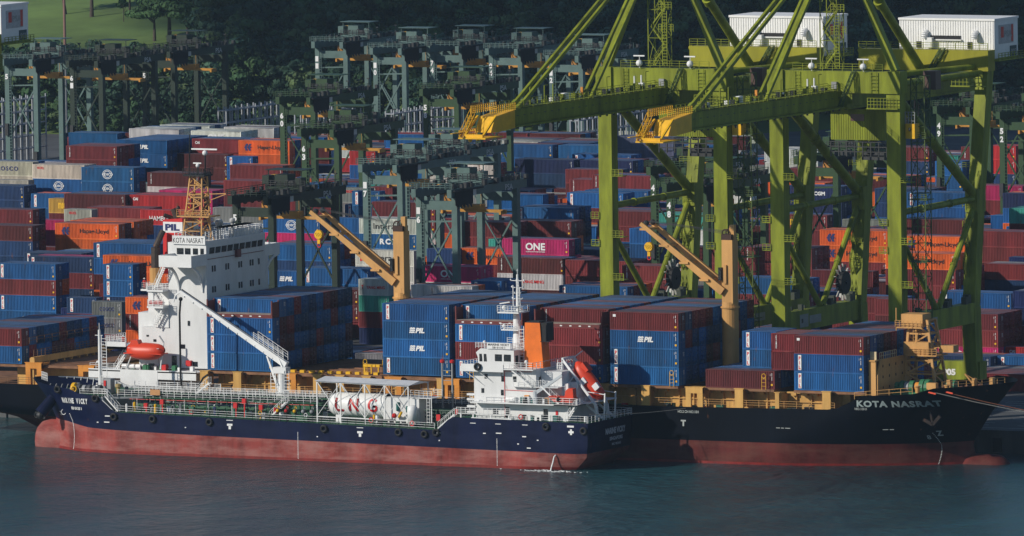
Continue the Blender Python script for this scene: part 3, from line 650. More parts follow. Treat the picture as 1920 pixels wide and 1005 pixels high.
# deck house coaming, hatch covers and pillars along the starboard side
c=MB(); c.box(-132,-117,2.3,24.5,8.3,11.3).box(-94,20.3,2.3,24.5,8.3,11.3)
for x in np.arange(-93,20,2.6): c.box(x,x+.12,1.9,2.3,8.6,11.3)
for x in np.arange(-92.4,20,1.9): c.box(x,x+.9,1.6,2.3,11.0,11.5)
c.box(-94,20.3,1.7,2.3,11.35,11.6).box(-94,20.3,2.0,2.3,9.9,10.05); c.build('hatch_coaming',YEL,ks)
h=MB()
for a,b_ in((-94.6,-82.6),(-82.3,-62.5),(-62,-50),(-49,-36.8),(-34.6,-22.4),(-21,-9),(-4.2,8),(11.5,24)): 
    h.box(a,b_,0.0,27,11.62,12.02)
    for y in np.arange(.4,26.5,2.2): h.box(a+.2,b_-.2,y,y+.16,12.02,12.14)
h.box(-134,-118,0,27,11.6,12.0)
pieces(h,'hatch_cover',RUS,ks)
def pillar(x,w=1.45,z1=12.0,holes=False,col=YEL):
    p=MB(); y0=-.9
    if holes:
        p.box(x,x+.9,y0,y0+.5,8.3,z1).box(x+2.1,x+3.0,y0,y0+.5,8.3,z1).box(x,x+3,y0-.02,y0+.52,z1-.9,z1).box(x+.4,x+2.6,y0+.05,y0+.45,8.3,8.8); p.box(x,x+3,y0+.5,1.8,z1-.35,z1)
    else: p.box(x,x+w,y0,y0+.45,8.3,z1).box(x+.1,x+w-.1,y0+.45,2.2,z1-.3,z1-.02).box(x+.5,x+.8,y0+.45,2.2,9,z1-.3)
    p.box(x-.15,x+w+.15,y0-.05,y0+.6,z1,z1+.12)
    p.build('deck_pillar',col,ks)
for x in(-95.7,-89.5,-74.7,-70.5,-65.6,-52.0,-36.3,-22.6,-15.1,1.5,16.9): pillar(x)
YOR=mat('deep_yellow',(.62,.24,.03),.5,0,.2,.5,rust=.3)
for x in(-80.9,-61.5,-50.9,-7.2): pillar(x,3,12.0,True,YOR if x<-40 else YEL)
pillar(8.6,.7,11.6)
b=MB(); b.rail([(-94,-.8,8.9),(19,-.8,9.2)],1.1,2.2,.03,2); b.build('deck_railing',YCR,ks)
b=MB(); b.rail([(22.5,KOTA.side(22.5,11)+.2,11.0),(32,KOTA.side(32,12)+.2,11.9)],1.1,1.8,.035,1); b.rail([(36,3,12.9),(40,6.5,13),(43,11.5,13.1)],.9,1.5,.03,1); b.build('bow_railing',YCR,ks)
b=MB()
for x,y in((-66.5,3),(-64,5),(-61.6,2.4),(-46,1),(-10,1.0),(6.5,.6)):
    b.ladder((x,y-1.2,12),(x,y-1.2,14.3),.7); b.torus((x,y-1.2,14.2),.35,.05,'y',12,5)
for x in np.arange(-80,-63,1.7): b.box(x,x+.8,1.2,1.9,12.02,12.5)
b.box(-67.5,-64.5,3,4,13.2,13.6).box(-67.4,-67.2,3.1,3.3,12.1,13.2).box(-64.9,-64.7,3.1,3.3,12.1,13.2).box(-66.2,-66,3.1,3.3,12.1,13.2)
pieces(b,'lashing_gear',YLT,ks)
b=MB(); rr=random.Random(2)
for i in range(38):
    x=rr.uniform(-92,18); s=rr.uniform(.3,.9); b.mi(rr.choice((0,0,1,2))).box(x,x+s*1.5,.2,.2+s,8.35,8.4+s*1.1)
for i in range(8): b.mi(0).torus((rr.uniform(-90,18),-.72,9.5),.38,.1,'y',14,6)
pieces(b,'deck_equipment',[DRK,mat('equip_green',(.03,.12,.08),.6),REDP],ks)
# aft lashing bridge at the left edge
b=MB()
for y in np.arange(-.6,27,2.52): b.box(-127.6,-127.2,y,y+.35,8.3,13.0)
b.box(-127.9,-127,-.7,27,12.4,13.2).box(-127.7,-127.1,-.7,27,13.2,13.35); b.build('aft_lashing_bridge',YEL,ks)
b=MB(); b.rail([(-127.1,-.7,13.35),(-127.1,27,13.35)],1.2,1.25,.04,2); b.rail([(-127.9,-.7,15.6),(-127.9,27,15.6)],1.0,2.5,.04,1); b.rail([(-150,-.9,8.9),(-118,-.9,8.9)],1.1,2,.035,2); b.build('aft_railing',mat('brown_rail',(.16,.08,.035),.6),ks)
pillar(-128.6,3,12.4,True,YOR); pillar(-118.6,3,12.2,True,YOR); pillar(-138,3,12.2,True,YOR)
b=MB(); 
for x,y,z in((-124,6,9),(-123,10,9.5),(-122,15,9),(-124,20,9)): b.box(x,x+1.6,y,y+2,8.4,z+1.5).sph((x,y,z),.8,8,6)
pieces(b,'deck_winch',GRW,ks)
# ---- accommodation ----
a=thing('x','x','x'); bpy.data.objects.remove(a)
XF=-96.45
b=MB(); b.box(-103.6,XF,3.2,23.3,12,32.65); b.box(-103.55,XF-.05,23.3,24.4,12,30)
b.box(-110.4,-103.6,5,22,11.5,20.8).box(-108.8,-103.6,3.2,23.3,11.5,18.6).box(-103.6,-101.2,1.5,3.2,12,12.05)
acc=b.build('superstructure',WHT,ks)
b=MB()    # decks, platforms, wings
b.box(-102.5,XF+.02,-1.9,3.2,29.0,29.3).box(-102.5,-102.35,-1.9,3.2,29.3,30.9).box(-102.35,XF+.02,-1.9,-1.75,29.3,30.9).box(XF-.12,XF+.02,-1.75,3.2,29.3,30.9)
b.box(-102.5,XF+.02,23.3,28.3,29.0,29.3).box(XF-.12,XF+.02,23.3,28.3,29.3,30.9).box(-102.5,XF,28.15,28.3,29.3,30.9)
for z in(24.6,21.9): b.box(-106.6,-103.6,1.2,12,z,z+.3).box(-106.6,-106.45,1.2,12,z+.3,z+.9 if z>23 else z+.35)
b.box(-106.2,-103.6,3.0,3.3,18.6,21.9).box(-105.9,-105.6,1.6,1.9,22.2,24.6)
b.box(-113.5,-109.5,-1,6,15.2,15.6).box(-113.5,-113.3,-1,6,15.6,16.4).box(-113.5,-109.5,-1,-.8,15.2,16.4)
b.box(-116.6,-96.4,-1.0,-.75,10.4,11.9).box(-110.6,-103.6,-1.03,-.72,9.3,11.9).box(-116.6,-96.4,-1,3.2,11.5,11.7)
b.box(-116.5,-96.4,2.6,2.9,8.4,11.5).box(XF-.3,XF,3.2,23.3,32.65,32.95)
for i in range(9):  # curved wing brackets
    t0,t1=i/9*math.pi/2,(i+1)/9*math.pi/2
    for x in(-101.6,-97.2):
        f=lambda t:(x,3.2-4.2*(1-math.sin(t)),29.0-4.6*math.cos(t)); f=lambda t:(x,3.2-4.6*(1-math.cos(t)),29.0-4.4*(1-math.sin(t)))
        b.beam(f(t0),f(t1),.25,.45)
    f=lambda t:(XF-.1,23.3+4.6*(1-math.cos(t)),29.0-4.4*(1-math.sin(t))); b.beam(f(t0),f(t1),.25,.45)
b.build('bridge_wings_and_decks',WHC,ks)
b=MB(); # windows
for i in range(9):
    y=4.2+i*2.05; yy=y+1.6; b.prism([(XF+.02,y,30.8),(XF+.02,yy,30.8),(XF+.02,yy+.22,31.8),(XF+.02,y+.22,31.8)],(.06,0,0))
for z in(28.3,24.9):
    for y in(5.0,5.8,9.6,10.4,14.0,14.8,17.9,18.7,20.8): b.box(XF+.01,XF+.07,y,y+.42,z-.5,z+.5)
for x,w,z in((-101.9,1.2,30.75),(-100.4,1.0,30.75),(-98.9,.9,30.75),(-97.5,.6,30.75)): b.box(x,x+w,3.12,3.2,z,z+1.0)
for x,w,z,h in((-100.1,.4,19,.8),(-101.6,.9,15.2,.7),(-106.6,.5,16.2,.4),(-107.9,.4,17.0,.3),(-99.3,.9,12.3,.8),(-103.2,.9,12.3,1.7)): b.box(x,x+w,3.12,3.2,z,z+h)
b.box(-105.8,-104.4,3.6,3.7,19.3,21.6)
pieces(b,'window',GLS,ks)
b=MB(); b.box(-102.6,XF,2.9,3.1,32.4,33.7); b.box(-102.6,XF,2.85,3.2,33.7,33.8); b.build('name_board',WHC,ks)
b=MB(); letters(b,'KOTA NASRAT',(-99.6,2.88,33.05),5.7,.85,bold=.0); b.build('name_board_lettering',BLK,ks)
b=MB(); b.box(XF,XF+.08,3.6,22.6,29.9,30.0).box(XF+.01,XF+.5,12.9,14.2,29.6,30.9); b.build('red_window_washer_box',mat('dull_red',(.14,.02,.02),.5),ks)
b=MB(); 

b.rail([(-102.4,3.4,32.7),(-102.4,23,32.7)],1.5,1.2,.05,4); b.rail([(XF-.2,3.4,32.95),(XF-.2,23,32.95)],1.5,1.2,.05,4); b.rail([(-102.4,23,32.7),(XF-.2,23,32.95)],1.5,1.4,.04,4); b.box(XF-1.2,XF-.9,15,22.8,32.7,34.1)
for z in(24.9,22.2): b.rail([(-106.5,1.3,z),(-103.6,1.3,z)],1.1,.9,.035,3)
b.rail([(-113.4,-.9,16.4),(-109.6,-.9,16.4)],.9,.8,.035,2); b.rail([(-113.4,-.9,16.4),(-113.4,5.9,16.4)],.9,.8,.035,2)
for x in np.arange(-116,-97,3.1): b.tube((x,-.8,8.8),(x,-.8,10.5),.08)
b.rail([(-116.4,-.8,8.9),(-96.6,-.8,8.9)],1.1,1.6,.03,2); b.rail([(-116.4,-.8,11.9),(-110.8,-.8,11.9)],.9,1.2,.03,2)
b.stair((-105.9,2.2,18.8),(-104.0,2.2,21.9),.7); b.stair((-104.2,2.2,22.2),(-105.9,2.2,24.6),.7); b.stair((-105.6,2.2,25),(-103.8,2.2,28.6),.7)
b.stair((-112.5,1,11.7),(-109.8,1,15.4),.8); b.path([(-110,0,12),(-108.6,0,15),(-106,0,14.5)],.1); b.path([(-103.6,0,12),(-102.9,0,16.4),(-103.4,-.6,17.6)],.14)
b.build('superstructure_railing',WHC,ks)
b=MB(); rr=random.Random(7)
for i in range(26):
    x=rr.uniform(-112.5,-97.4); s=rr.uniform(.25,.6); b.mi(rr.choice((0,1,2,3,1))).box(x,x+s*1.4,.3+rr.random()*1.5,1.2+s,11.7,11.8+s*1.6)
for x in(-111,-109.6,-108.4): b.mi(1).tube((x,.5,12.3),(x+.9,.5,12.3),.4,10)
b.mi(3).box(-107.2,-106.2,.5,2,11.8,12.5).mi(2).box(-100.3,-99.4,2.6,3.15,12.4,13.3)
pieces(b,'boat_deck_gear',[DRK,WHC,REDP,GRW],ks)
b=MB(); b.lathe((-105.2,1.9,22.75),[(-1.3,.05),(-1.25,.35),(1.2,.35),(1.3,.05)],10,'x'); b.build('life_raft',REDP,ks)
# funnel
b=MB(); b.mi(1).box(-107.2,-103.5,8,13.5,27,33.8).mi(0).box(-107.15,-103.52,8.02,13.45,33.8,35.6).mi(1).prism([(-107.2,8,35.6),(-103.5,8,35.6),(-103.5,8,36.2),(-107.2,8,35.9)],(0,5.5,0)); b.build('funnel',[WHC,REDP],ks)
b=MB(); letters(b,'PIL',(-105.4,7.98,34.7),2.7,1.1,bold=.05); b.build('funnel_lettering',NVP,ks)
b=MB(); b.tube((-105.6,10,36),(-106.2,10,37.6),.55,10).tube((-106.3,10,36),(-107.5,9,36.6),.35,10).tube((-105.9,10,37.3),(-105.2,10,37.9),.3,8); 
b.tube((-107.6,6,24.9),(-107.5,6,31.5),.75,10).tube((-107.5,6,31.5),(-106.6,7,34.2),.5,10); b.build('exhaust_pipes',mat('sooty_pipe',(.05,.035,.028),.7,0,.4,1,rust=.5),ks)
b=MB(); b.lathe((-107.6,6,24.9),[(0,1.0),(.2,1.0),(.25,.95),(3.2,.95),(3.3,.6)],12); b.build('pipe_base',YCR,ks)
b=MB(); b.box(-109.6,-104,4.5,7.5,24.4,24.7).rail([(-109.5,4.6,24.7),(-104,4.6,24.7)],1,1,.03,2).rail([(-109.5,4.6,24.7),(-109.5,7.4,24.7)],1,1,.03,2); b.box(-108.5,-103.6,5,9,20.8,24.4); b.build('pipe_platform',WHC,ks)
# radar mast
def lattice(b,x0,x1,y0,y1,z0,x2,x3,y2,y3,z1,n,r=.12):
    C=lambda i,t:((x0,x1,x1,x0)[i]*(1-t)+(x2,x3,x3,x2)[i]*t,(y0,y0,y1,y1)[i]*(1-t)+(y2,y2,y3,y3)[i]*t,z0+(z1-z0)*t)
    for i in range(4): b.beam(C(i,0),C(i,1),r*2,r*2)
    for k in range(n):
        for i in range(4):
            j=(i+1)%4; t,u=k/n,(k+1)/n; b.beam(C(i,u),C(j,u),r*1.3,r*1.3); b.beam(C(i,t) if k%2 else C(j,t),C(j,u) if k%2 else C(i,u),r*1.2,r*1.2)
b=MB(); lattice(b,-103.2,-99.6,7.4,10.6,32.7,-102.0,-99.8,8.2,10,43.2,7,.11); b.box(-104,-98,7,11,36.5,36.7); b.box(-101.9,-99.6,8,10.4,39.6,39.8)
b.beam((-100,9,40.2),(-95.8,9,40.4),.12,.12); b.beam((-100,9,38.8),(-95.8,9,40.3),.1,.1); b.beam((-104.3,8,32.7),(-102.6,9,37),.15,.15); b.beam((-97.5,8,32.7),(-99.9,9,37.5),.15,.15)
b.rail([(-104,7,36.7),(-98,7,36.7)],1,.8,.03,2); b.build('radar_mast',YCR,ks)
b=MB(); b.box(-103,-99,7.5,10.5,43.2,43.5).rail([(-103,7.5,43.5),(-99,7.5,43.5)],1,.5,.04,3).rail([(-99,7.5,43.5),(-99,10.5,43.5)],1,.6,.04,3); b.tube((-102.6,9,43.4),(-102.4,9,50),.09).tube((-99.6,9,43.5),(-99.6,9,47),.13).tube((-101,9,43.5),(-101,9,44.8),.12); b.build('radar_platform',BLK,ks)
b=MB(); b.box(-102.1,-97.3,8.9,9.1,47.5,47.75).sph((-99.6,9,47),.45,10,8).box(-101.8,-100.3,8.9,9.1,45.2,45.4).sph((-101,9,44.9),.35,8,6); b.build('radar_antenna',WHC,ks)
b=MB(); 
for x,y,z,r in((-99.5,13.2,35.2,.7),(-99,16.8,35.3,.5)): b.sph((x,y,z),r,12,8).tube((x,y,32.7),(x,y,z-.3),r*.5,8)
b.box(-99.5,-97.8,11.5,22,34.5,34.62)
for y in (5,6.5,8,11,12,15,18,19.5,21): b.tube((-98.5,y,32.7),(-98.5,y,33.8+(y%3)*.5),.09,6); pieces(b,'satellite_dome',WHC,ks)
# hinged flags
b=MB(); b.add([(-100.2,7.9,38.8),(-99.4,7.9,39.5),(-99.3,7.9,38.3),(-100.3,7.9,37.4)],[(0,1,2,3)]); b.build('signal_flag',[mat('flag_cloth',(.6,.12,.1),.8,0,.5,2)],ks)
# ---- ship cranes ----
def shipcrane(xc,yc,tipx,tipz,lab):
    e=ks; p=MB(); p.tube((xc,yc,8.5),(xc,yc,23.6),1.35,20); p.build('crane_pedestal',YCR,e,smooth=False)
    p=MB(); p.lathe((xc,yc,23.6),[(0,1.35),(.02,1.55),(.25,1.55),(.27,1.35),(1,1.3)],20)
    p.prism([(xc-.95,yc-1.05,24.4),(xc+1.0,yc-1.05,24.4),(xc+1.0,yc-1.05,34.6),(xc-.9,yc-1.05,34.6)],(0,2.1,0)); p.box(xc-.5,xc,yc-1.35,yc-1.05,27.6,30.6)
    p.box(xc+.2,xc+1.0,yc-.4,yc+.4,34.6,37.0); p.build('crane_house',YCR,e)
    p=MB(); p.box(xc-1.3,xc-.8,yc-1.6,yc-.9,28.1,30.2); p.build('operator_cab',GLS,e)
    p=MB(); p.box(xc-1.0,xc+.8,yc-1,yc+1,34.6,35.5); 
    for y in(-.7,.7): p.torus((xc-.4,yc+y,35.7),.55,.12,'y',14,6)
    p.build('sheaves',mat('dark_rust',(.045,.02,.012),.7),e)
    p=MB(); pv=(xc-1.0,26.3)
    for s in(-1,1):
        q0=(xc-.6,yc+s*1.3,pv[1]); q1=(tipx,yc+s*1.9,tipz); p.beam(q0,q1,.65,1.3,.5,.65)
    for t in(.2,.45,.7,.94):
        x=xc-.6+(tipx-xc+.6)*t; z=pv[1]+(tipz-pv[1])*t; p.box(x-1.0,x+.6,yc-2.1,yc+2.1,z-.45,z-.12)
    p.build('crane_boom',YCR,e)
    p=MB()
    for i in range(6): p.beam((tipx+.5,yc-1+i*.4,tipz+.3),(xc-.2,yc-1+i*.4,35.9-(i%2)*.4),.04,.04)
    for i in(-.3,.3): p.beam((tipx+.5,yc+i,tipz-.2),(tipx+.5,yc+i,tipz-3.2),.05,.05)
    p.sph((tipx+.6,yc-1.2,tipz),.5,8,6).sph((tipx+.6,yc+1.2,tipz),.5,8,6); p.build('crane_wires',DRK,e)
    p=MB(); p.lathe((tipx+.5,yc,tipz-3.9),[(-.35,.01),(-.34,.72),(-.16,.8),(.16,.8),(.34,.72),(.35,.01)],16,'y'); p.box(tipx+.25,tipx+.75,yc-.2,yc+.2,tipz-5.4,tipz-4.7); h_=p.build('hook_block',YLT,e)
    p=MB(); 
    for i in range(4): x=tipx+.5-.55+i*.3; p.beam((x,yc-.37,tipz-3.6),(x+.42,yc-.37,tipz-4.2),.08,.02)
    p.build('hook_stripes',BLK,h_)
    p=MB(); p.torus((tipx+.5,yc,tipz-5.7),.3,.1,'y',12,6); p.build('hook',REDP,h_)
shipcrane(-65.5,13,-81.2,37.6,'a'); shipcrane(-5.9,13,-20.8,37.0,'b')
# foremast, breakwater, winches at the bow
b=MB(); b.prism([(25.4,1.2,11),(25.4,13.5,11),(25.4,13.5,17.1),(25.4,2.3,17.1),(25.4,1.2,14.6)],(.25,0,0)); b.box(24.2,25.4,1.0,1.4,11,16.9).box(24.2,25.4,.8,2.4,16.9,17.1); b.build('breakwater',YCR,ks)
b=MB(); 
for y in(3,5.4,7.8,10.2,12.4):
    for z in(12.4,14.1,15.8): b.box(25.66,25.69,y,y+.28,z,z+.4)
b.build('breakwater_holes',BLK,ks)
b=MB(); b.rail([(25.5,2.4,17.1),(25.5,8.5,17.1)],1.1,.7,.04,1); b.box(24.2,25.3,1.5,1.7,17.1,18.4); b.build('breakwater_rail',mat('cream_rail',(.62,.5,.3),.5),ks)
b=MB(); lattice(b,25.6,31.0,11.2,15.5,12,26.2,29.4,12,15,22.6,5,.2); b.box(25.6,30.0,11,13,17.2,19.2); b.box(26,31.5,10.6,15,17.0,17.2); b.box(25.0,28.8,11.4,14.6,21.6,23.6).box(24.6,29,10.6,11.0,21.4,21.6)
b.box(31.0,33.4,13,15,17.5,18.6); b.build('fore_mast',YCR,ks)
b=MB(); b.rail([(24.4,10.6,21.6),(28.8,10.6,21.6)],1,.7,.04,2).rail([(26,10.7,17.2),(31.5,10.7,17.2)],1,.8,.04,2).ladder((27.6,11,19),(27.6,11,21.5),.5).tube((24.5,10.8,21),(24.5,10.8,24.6),.1); b.build('mast_railing',YCR,ks)
b=MB(); 
for i,(x,r) in enumerate(((26.6,.7),(27.5,.95),(28.3,.8),(29.2,1.0),(30.1,.75),(31.0,1.25),(31.9,1.25))): b.mi(1 if i==2 else 2 if i==4 else 0).tube((x,6,12.6),(x+.7,6,12.6),r,14)
b.mi(0).box(26,33,5.5,7,11.2,11.9).sph((32.6,6.5,12.6),.9,10,8); b.tube((33.8,10,12.6),(35.2,10,12.6),.9,12)
b.build('windlass',[GRW,GRY,YOR],ks)
b=MB(); 
for x,y,z,w in((33.0,3.6,12.0,1.6),(35.2,6.4,12.3,.6),(38.4,9.0,12.4,.5),(40.5,11,12.4,.6)): b.box(x,x+w,y,y+1,z,z+1.5)
b.lathe((32,2.4,12.0),[(0,.35),(.9,.35),(.95,.5),(1.1,.5),(1.12,.01)],12).lathe((36.3,4.2,12.5),[(0,.35),(.5,.35),(.55,.5),(.7,.5),(.72,.01)],12)
b.beam((38.8,9.5,12.5),(37.2,9.0,14.6),.22,.22).beam((37.2,9.0,14.6),(39.4,10.3,13.0),.15,.15)
pieces(b,'mooring_fitting',YCR,ks)
b=MB(); rr=random.Random(4)
for i in range(24): x=rr.uniform(33,41); y=rr.uniform(7,14); s=rr.uniform(.2,.6); b.box(x,x+s,y,y+s,12,12.2+s)
b.build('foredeck_gear',mat('gear_brown',(.12,.05,.03),.7,0,.4),ks)
# mooring lines
b=MB(); 
def sagline(b,p,q,sag,r=.05,n=8):
    p=Vector(p);q=Vector(q); pts=[]
    for i in range(n+1): t=i/n; c=p.lerp(q,t); c.z-=sag*4*t*(1-t); pts.append(c)
    b.path(pts,r,5)
sagline(b,(35.2,KOTA.side(35.2,12)-.1,12.2),(78,30,4.0),1.4,.07); tag(b.build('mooring_line',mat('pale_rope',(.32,.30,.26),.9)),'pale mooring rope running from the black bow to the quay','rope','mooring ropes')
b=MB(); sagline(b,(36.6,KOTA.side(36.6,12)-.1,12.2),(80,30,4.0),1.5,.07); tag(b.build('mooring_line',mat('brown_rope',(.28,.10,.05),.9)),'rust brown mooring rope above the pale one at the bow','rope','mooring ropes')
b=MB(); sagline(b,(-7,-1.4,8.7),(-15.6,-18.2,9.0),.3,.04); tag(b.build('mooring_line',mat('pale_rope',(.32,.30,.26),.9)),'slack rope from the tanker stern to the black hull','rope','mooring ropes')
b=MB()
for x in(34.4,36.6): b.beam((x,KOTA.side(x,12)-.1,12.3),(x+1.3,KOTA.side(x,12)-.15,12.05),.2,.22)
pieces(b,'fairlead_guard',mat('orange_guard',(.75,.08,.03),.6),ks)
# orange lifeboat of the container ship
def lifeboat(e,x0,x1,y,z,w,h,m):
    b=MB(); n=14; V=[];F=[]; L=x1-x0; K=12
    for i in range(n+1):
        t=i/n; x=x0+L*t; s=max(.03,(1-abs(2*t-1)**3.2))**.55
        for j in range(K):
            a=2*math.pi*j/K; yy=math.cos(a)*w/2*s; zz=math.sin(a); zz=zz*h*.42*s if zz<0 else zz*h*.55*(s**.6)*(1-.15*abs(2*t-1)); V.append((x,y+yy,z+zz+ (0.12*h*abs(2*t-1)**2)))
    for i in range(n):
        for j in range(K): F.append((i*K+j,(i+1)*K+j,(i+1)*K+(j+1)%K,i*K+(j+1)%K))
    b.add(V,F); return b.build('hull',m,e,smooth=True)
lb=thing('lifeboat','orange-red enclosed lifeboat hung beside the white superstructure','lifeboat',(-106,-.2,14.6),'lifeboats')
lifeboat(lb,-109.8,-102.6,-.2,14.7,2.6,3.0,LBR)
b=MB(); b.prism([(-109,-.9,15.6),(-106.9,-.9,15.6),(-107.4,-.9,16.75),(-108.5,-.9,16.75)],(0,1.4,0)); b.build('conning_turret',LBR,lb)
b=MB(); b.torus((0,0,0),.01,.005); b=MB()
for i in range(7):
    for z in(14.55,15.45): b.box(-109+i*.9,-108.6+i*.9,-1.42 if z<15 else -1.2,-1.0,z,z+.06)
b.build('grab_line_marks',WHC,lb)
b=MB(); b.lathe((0,-.2,14.6),[(-109.9,.05),(-109.4,.9),(-108,1.24)],12,'x'); b=MB(); b.box(-109.7,-102.7,-1.46,1.06,14.52,14.66); b.build('rubbing_strake',LBR,lb)
# ===== tanker =====
TC=-11.2
def tdk(x): return 6.7-(x+101)*.0167
def tdeck(x): return lerp(x,[(-121,11.3),(-115.8,10.9),(-109.8,10.3),(-108.2,9.6),(-104.7,9.3),(-101.6,6.75),(-42.4,5.72),(-40.0,7.9),(-14,7.6)])
def tboot(x): return lerp(x,[(-121,4.9),(-112,4.7),(-107,4.0),(-95,3.65),(-85,3.45),(-54,3.1),(-18,2.65),(-12,2.9)])
VK=Hull(TC,7.9,-1,[(-3,-118.2),(1,-117.0),(4.5,-116.8),(8,-118.4),(11.2,-120.8)],[(-3,-98),(1,-99),(5,-101),(9,-107),(11.2,-110)],[(-3,2),(5,2),(11,2.3)],
   [(-3,-22),(0,-18.5),(2.2,-16),(4,-15.7),(12,-15.5)],[(-3,-34),(0,-30),(3,-24),(12,-20)],[(-3,.5),(0,.8),(3,.97),(12,1.0)],None)
tk=thing('tanker','navy blue bunkering tanker with red underside and white deckhouse in front of the container ship','tanker',(-67,TC,0))
VK.shell('upper_hull',tboot,tdeck,NVY,tk,12,140); VK.shell('boot_topping',-2.5,tboot,RED,tk,8,120); VK.B+=.03; VK.shell('waterline_band',-.5,.42,WET,tk,2,120); VK.B-=.03
b=MB(); b.lathe((0,TC,0),[(-120.3,.01),(-120.25,1.2),(-120.0,1.9),(-119.3,2.4),(-118,2.65),(-115,2.7),(-110,2.3),(-104,1.0)],24,'x'); b.v=[(x,y,.9+z*1.32) for x,y,z in b.v]; b.build('bulbous_bow',RED,tk,smooth=True)
VK.deckmesh('main_deck',lambda x:tdk(x)-.05,GRN,tk,-41,-104); VK.deckmesh('poop_deck',lambda x:7.55,GRN,tk,-15.8,-40,.15); VK.deckmesh('forecastle_deck',lambda x:9.2,GRN,tk,-104.5,-118,.2)
hv=lambda x,z: VK.side(x,z)
m=MB(); [letters(m,ch,(-111.6+i*.45,0,8.35),.38 if ch!='I' else .13,.9,hug=hv,bold=.05,eps=.22) for i,ch in enumerate('MARINE VICKY') if ch!=' ']; letters(m,'SB 0133 I',(-108.9,0,7.1),2.3,.5,hug=hv,bold=.04,eps=.2); m.build('ship_name',WHC,tk)
m=MB(); x0=-15.45; letters(m,'MARINE VICKY',(x0,-9.6,5.75),7.0,1.0,'x',bold=.05,eps=.03); letters(m,'SINGAPORE',(x0,-9.4,4.5),4.6,.6,'x',bold=.04,eps=.03); letters(m,'IMO 9823455',(x0,-9.3,3.6),3.2,.4,'x',bold=.03,eps=.03); m.build('stern_name',mat('name_grey2',(.5,.52,.55),.5),tk)
m=MB()
def Q(x,z,w,h): y=min(hv(x,z),hv(x+w,z+h))-.05; m.add([(x,y,z),(x+w,y,z),(x+w,y,z+h),(x,y,z+h)],[(0,1,2,3)])
for x,z in((-80.2,4.75),(-56.4,4.3)): Q(x-.5,z+.45,1.0,.35); Q(x-.22,z-.1,.44,.6); Q(x-.6,z+1.3,1.2,.1)
for x in(-36.5,-32.0,-27.2,-23.5): Q(x,7.0,1.0,.1)
Q(-18.7,5.7,.34,.9); Q(-19.0,5.98,.94,.34); Q(-19.2,6.9,1.2,.3)
for x,z,w in((-34.2,5.4,.5),(-31.9,5.5,1.0),(-27.2,5.1,.7),(-28.1,3.9,.3),(-24.6,4.6,.3),(-26.4,3.3,.7),(-42.5,5.2,.7),(-42.2,4.0,.25),(-64.3,3.9,.25),(-88.5,4.6,.25),(-105,4.9,.3),(-103.3,6.0,.9),(-103.5,5.0,1.0)): Q(x,z,w,.16)
for x0_,n_,z0_ in((-111.0,30,6.0),(-67.8,22,4.5),(-31.8,22,4.6)):
    for i in range(n_): Q(x0_+(.5*math.sin(i/n_*3) if x0_<-100 else 0),z0_-i*.2,.13,.1)
m.torus((-112.5,hv(-112.5,6.2)-.1,6.2),.42,.06,'y',14,5); letters(m,'Z',(-113.6,0,5.9),.5,.7,hug=hv,eps=.06,bold=.03)
m.build('hull_markings',WHC,tk)
b=MB(); p=Vector((-114.6,hv(-114.6,8.3)+.4,8.6)); b.tube(p,p+Vector((-1.6,-1.7,-2.7)),.85,16,1.05); b.build('anchor_housing',NVY,tk,smooth=False)
b=MB(); q_=p+Vector((-1.6,-1.8,-2.9)); b.sph(q_,.7,10,6).beam(q_+Vector((-.9,0,.4)),q_+Vector((.9,0,-.5)),.3,.4).torus((q_.x-.6,q_.y-.2,q_.z),.4,.07,'y',12,5); b.build('anchor',DRK,tk)
# railings
b=MB()
def srail(x0,x1,zf,step=1.55,h=1.1,side=1,n=2):
    k=max(1,int(abs(x1-x0)/step)); pts=[]
    for i in range(k+1):
        x=x0+(x1-x0)*i/k; z=zf(x) if callable(zf) else zf; h_=VK.half(x,z)-.12; pts.append((x,TC-h_*side,z))
    b.rail(pts,h,step*1.01,.028,n)
srail(-101.3,-43,lambda x:tdk(x)); srail(-101.3,-43,lambda x:tdk(x),side=-1); srail(-28.5,-15.8,7.6); srail(-28.5,-15.8,7.6,side=-1); srail(-108,-102.8,9.3)
b.rail([(-15.6,-18.9,7.6),(-15.6,-3.4,7.6)],1.1,1.3,.03,2); b.rail([(-106.5,-17.0,9.2),(-103.9,-17.5,9.2)],1.1,.9,.03,2)
b.stair((-103.8,-17.8,9.2),(-101.4,-17.8,6.8),.8); b.stair((-43,-17.4,5.9),(-40,-17.4,8.2),.8); b.rail([(-118.9,TC-1.2,11.0),(-116.2,TC-4.0,11.0)],1.3,.7,.03,2); b.beam((-101.6,-19.05,6.8),(-104.8,-18.7,9.3),.1,.1); b.beam((-42.5,-19.08,5.8),(-40,-19.08,7.9),.08,.08)
b.build('railing',WHC,tk)
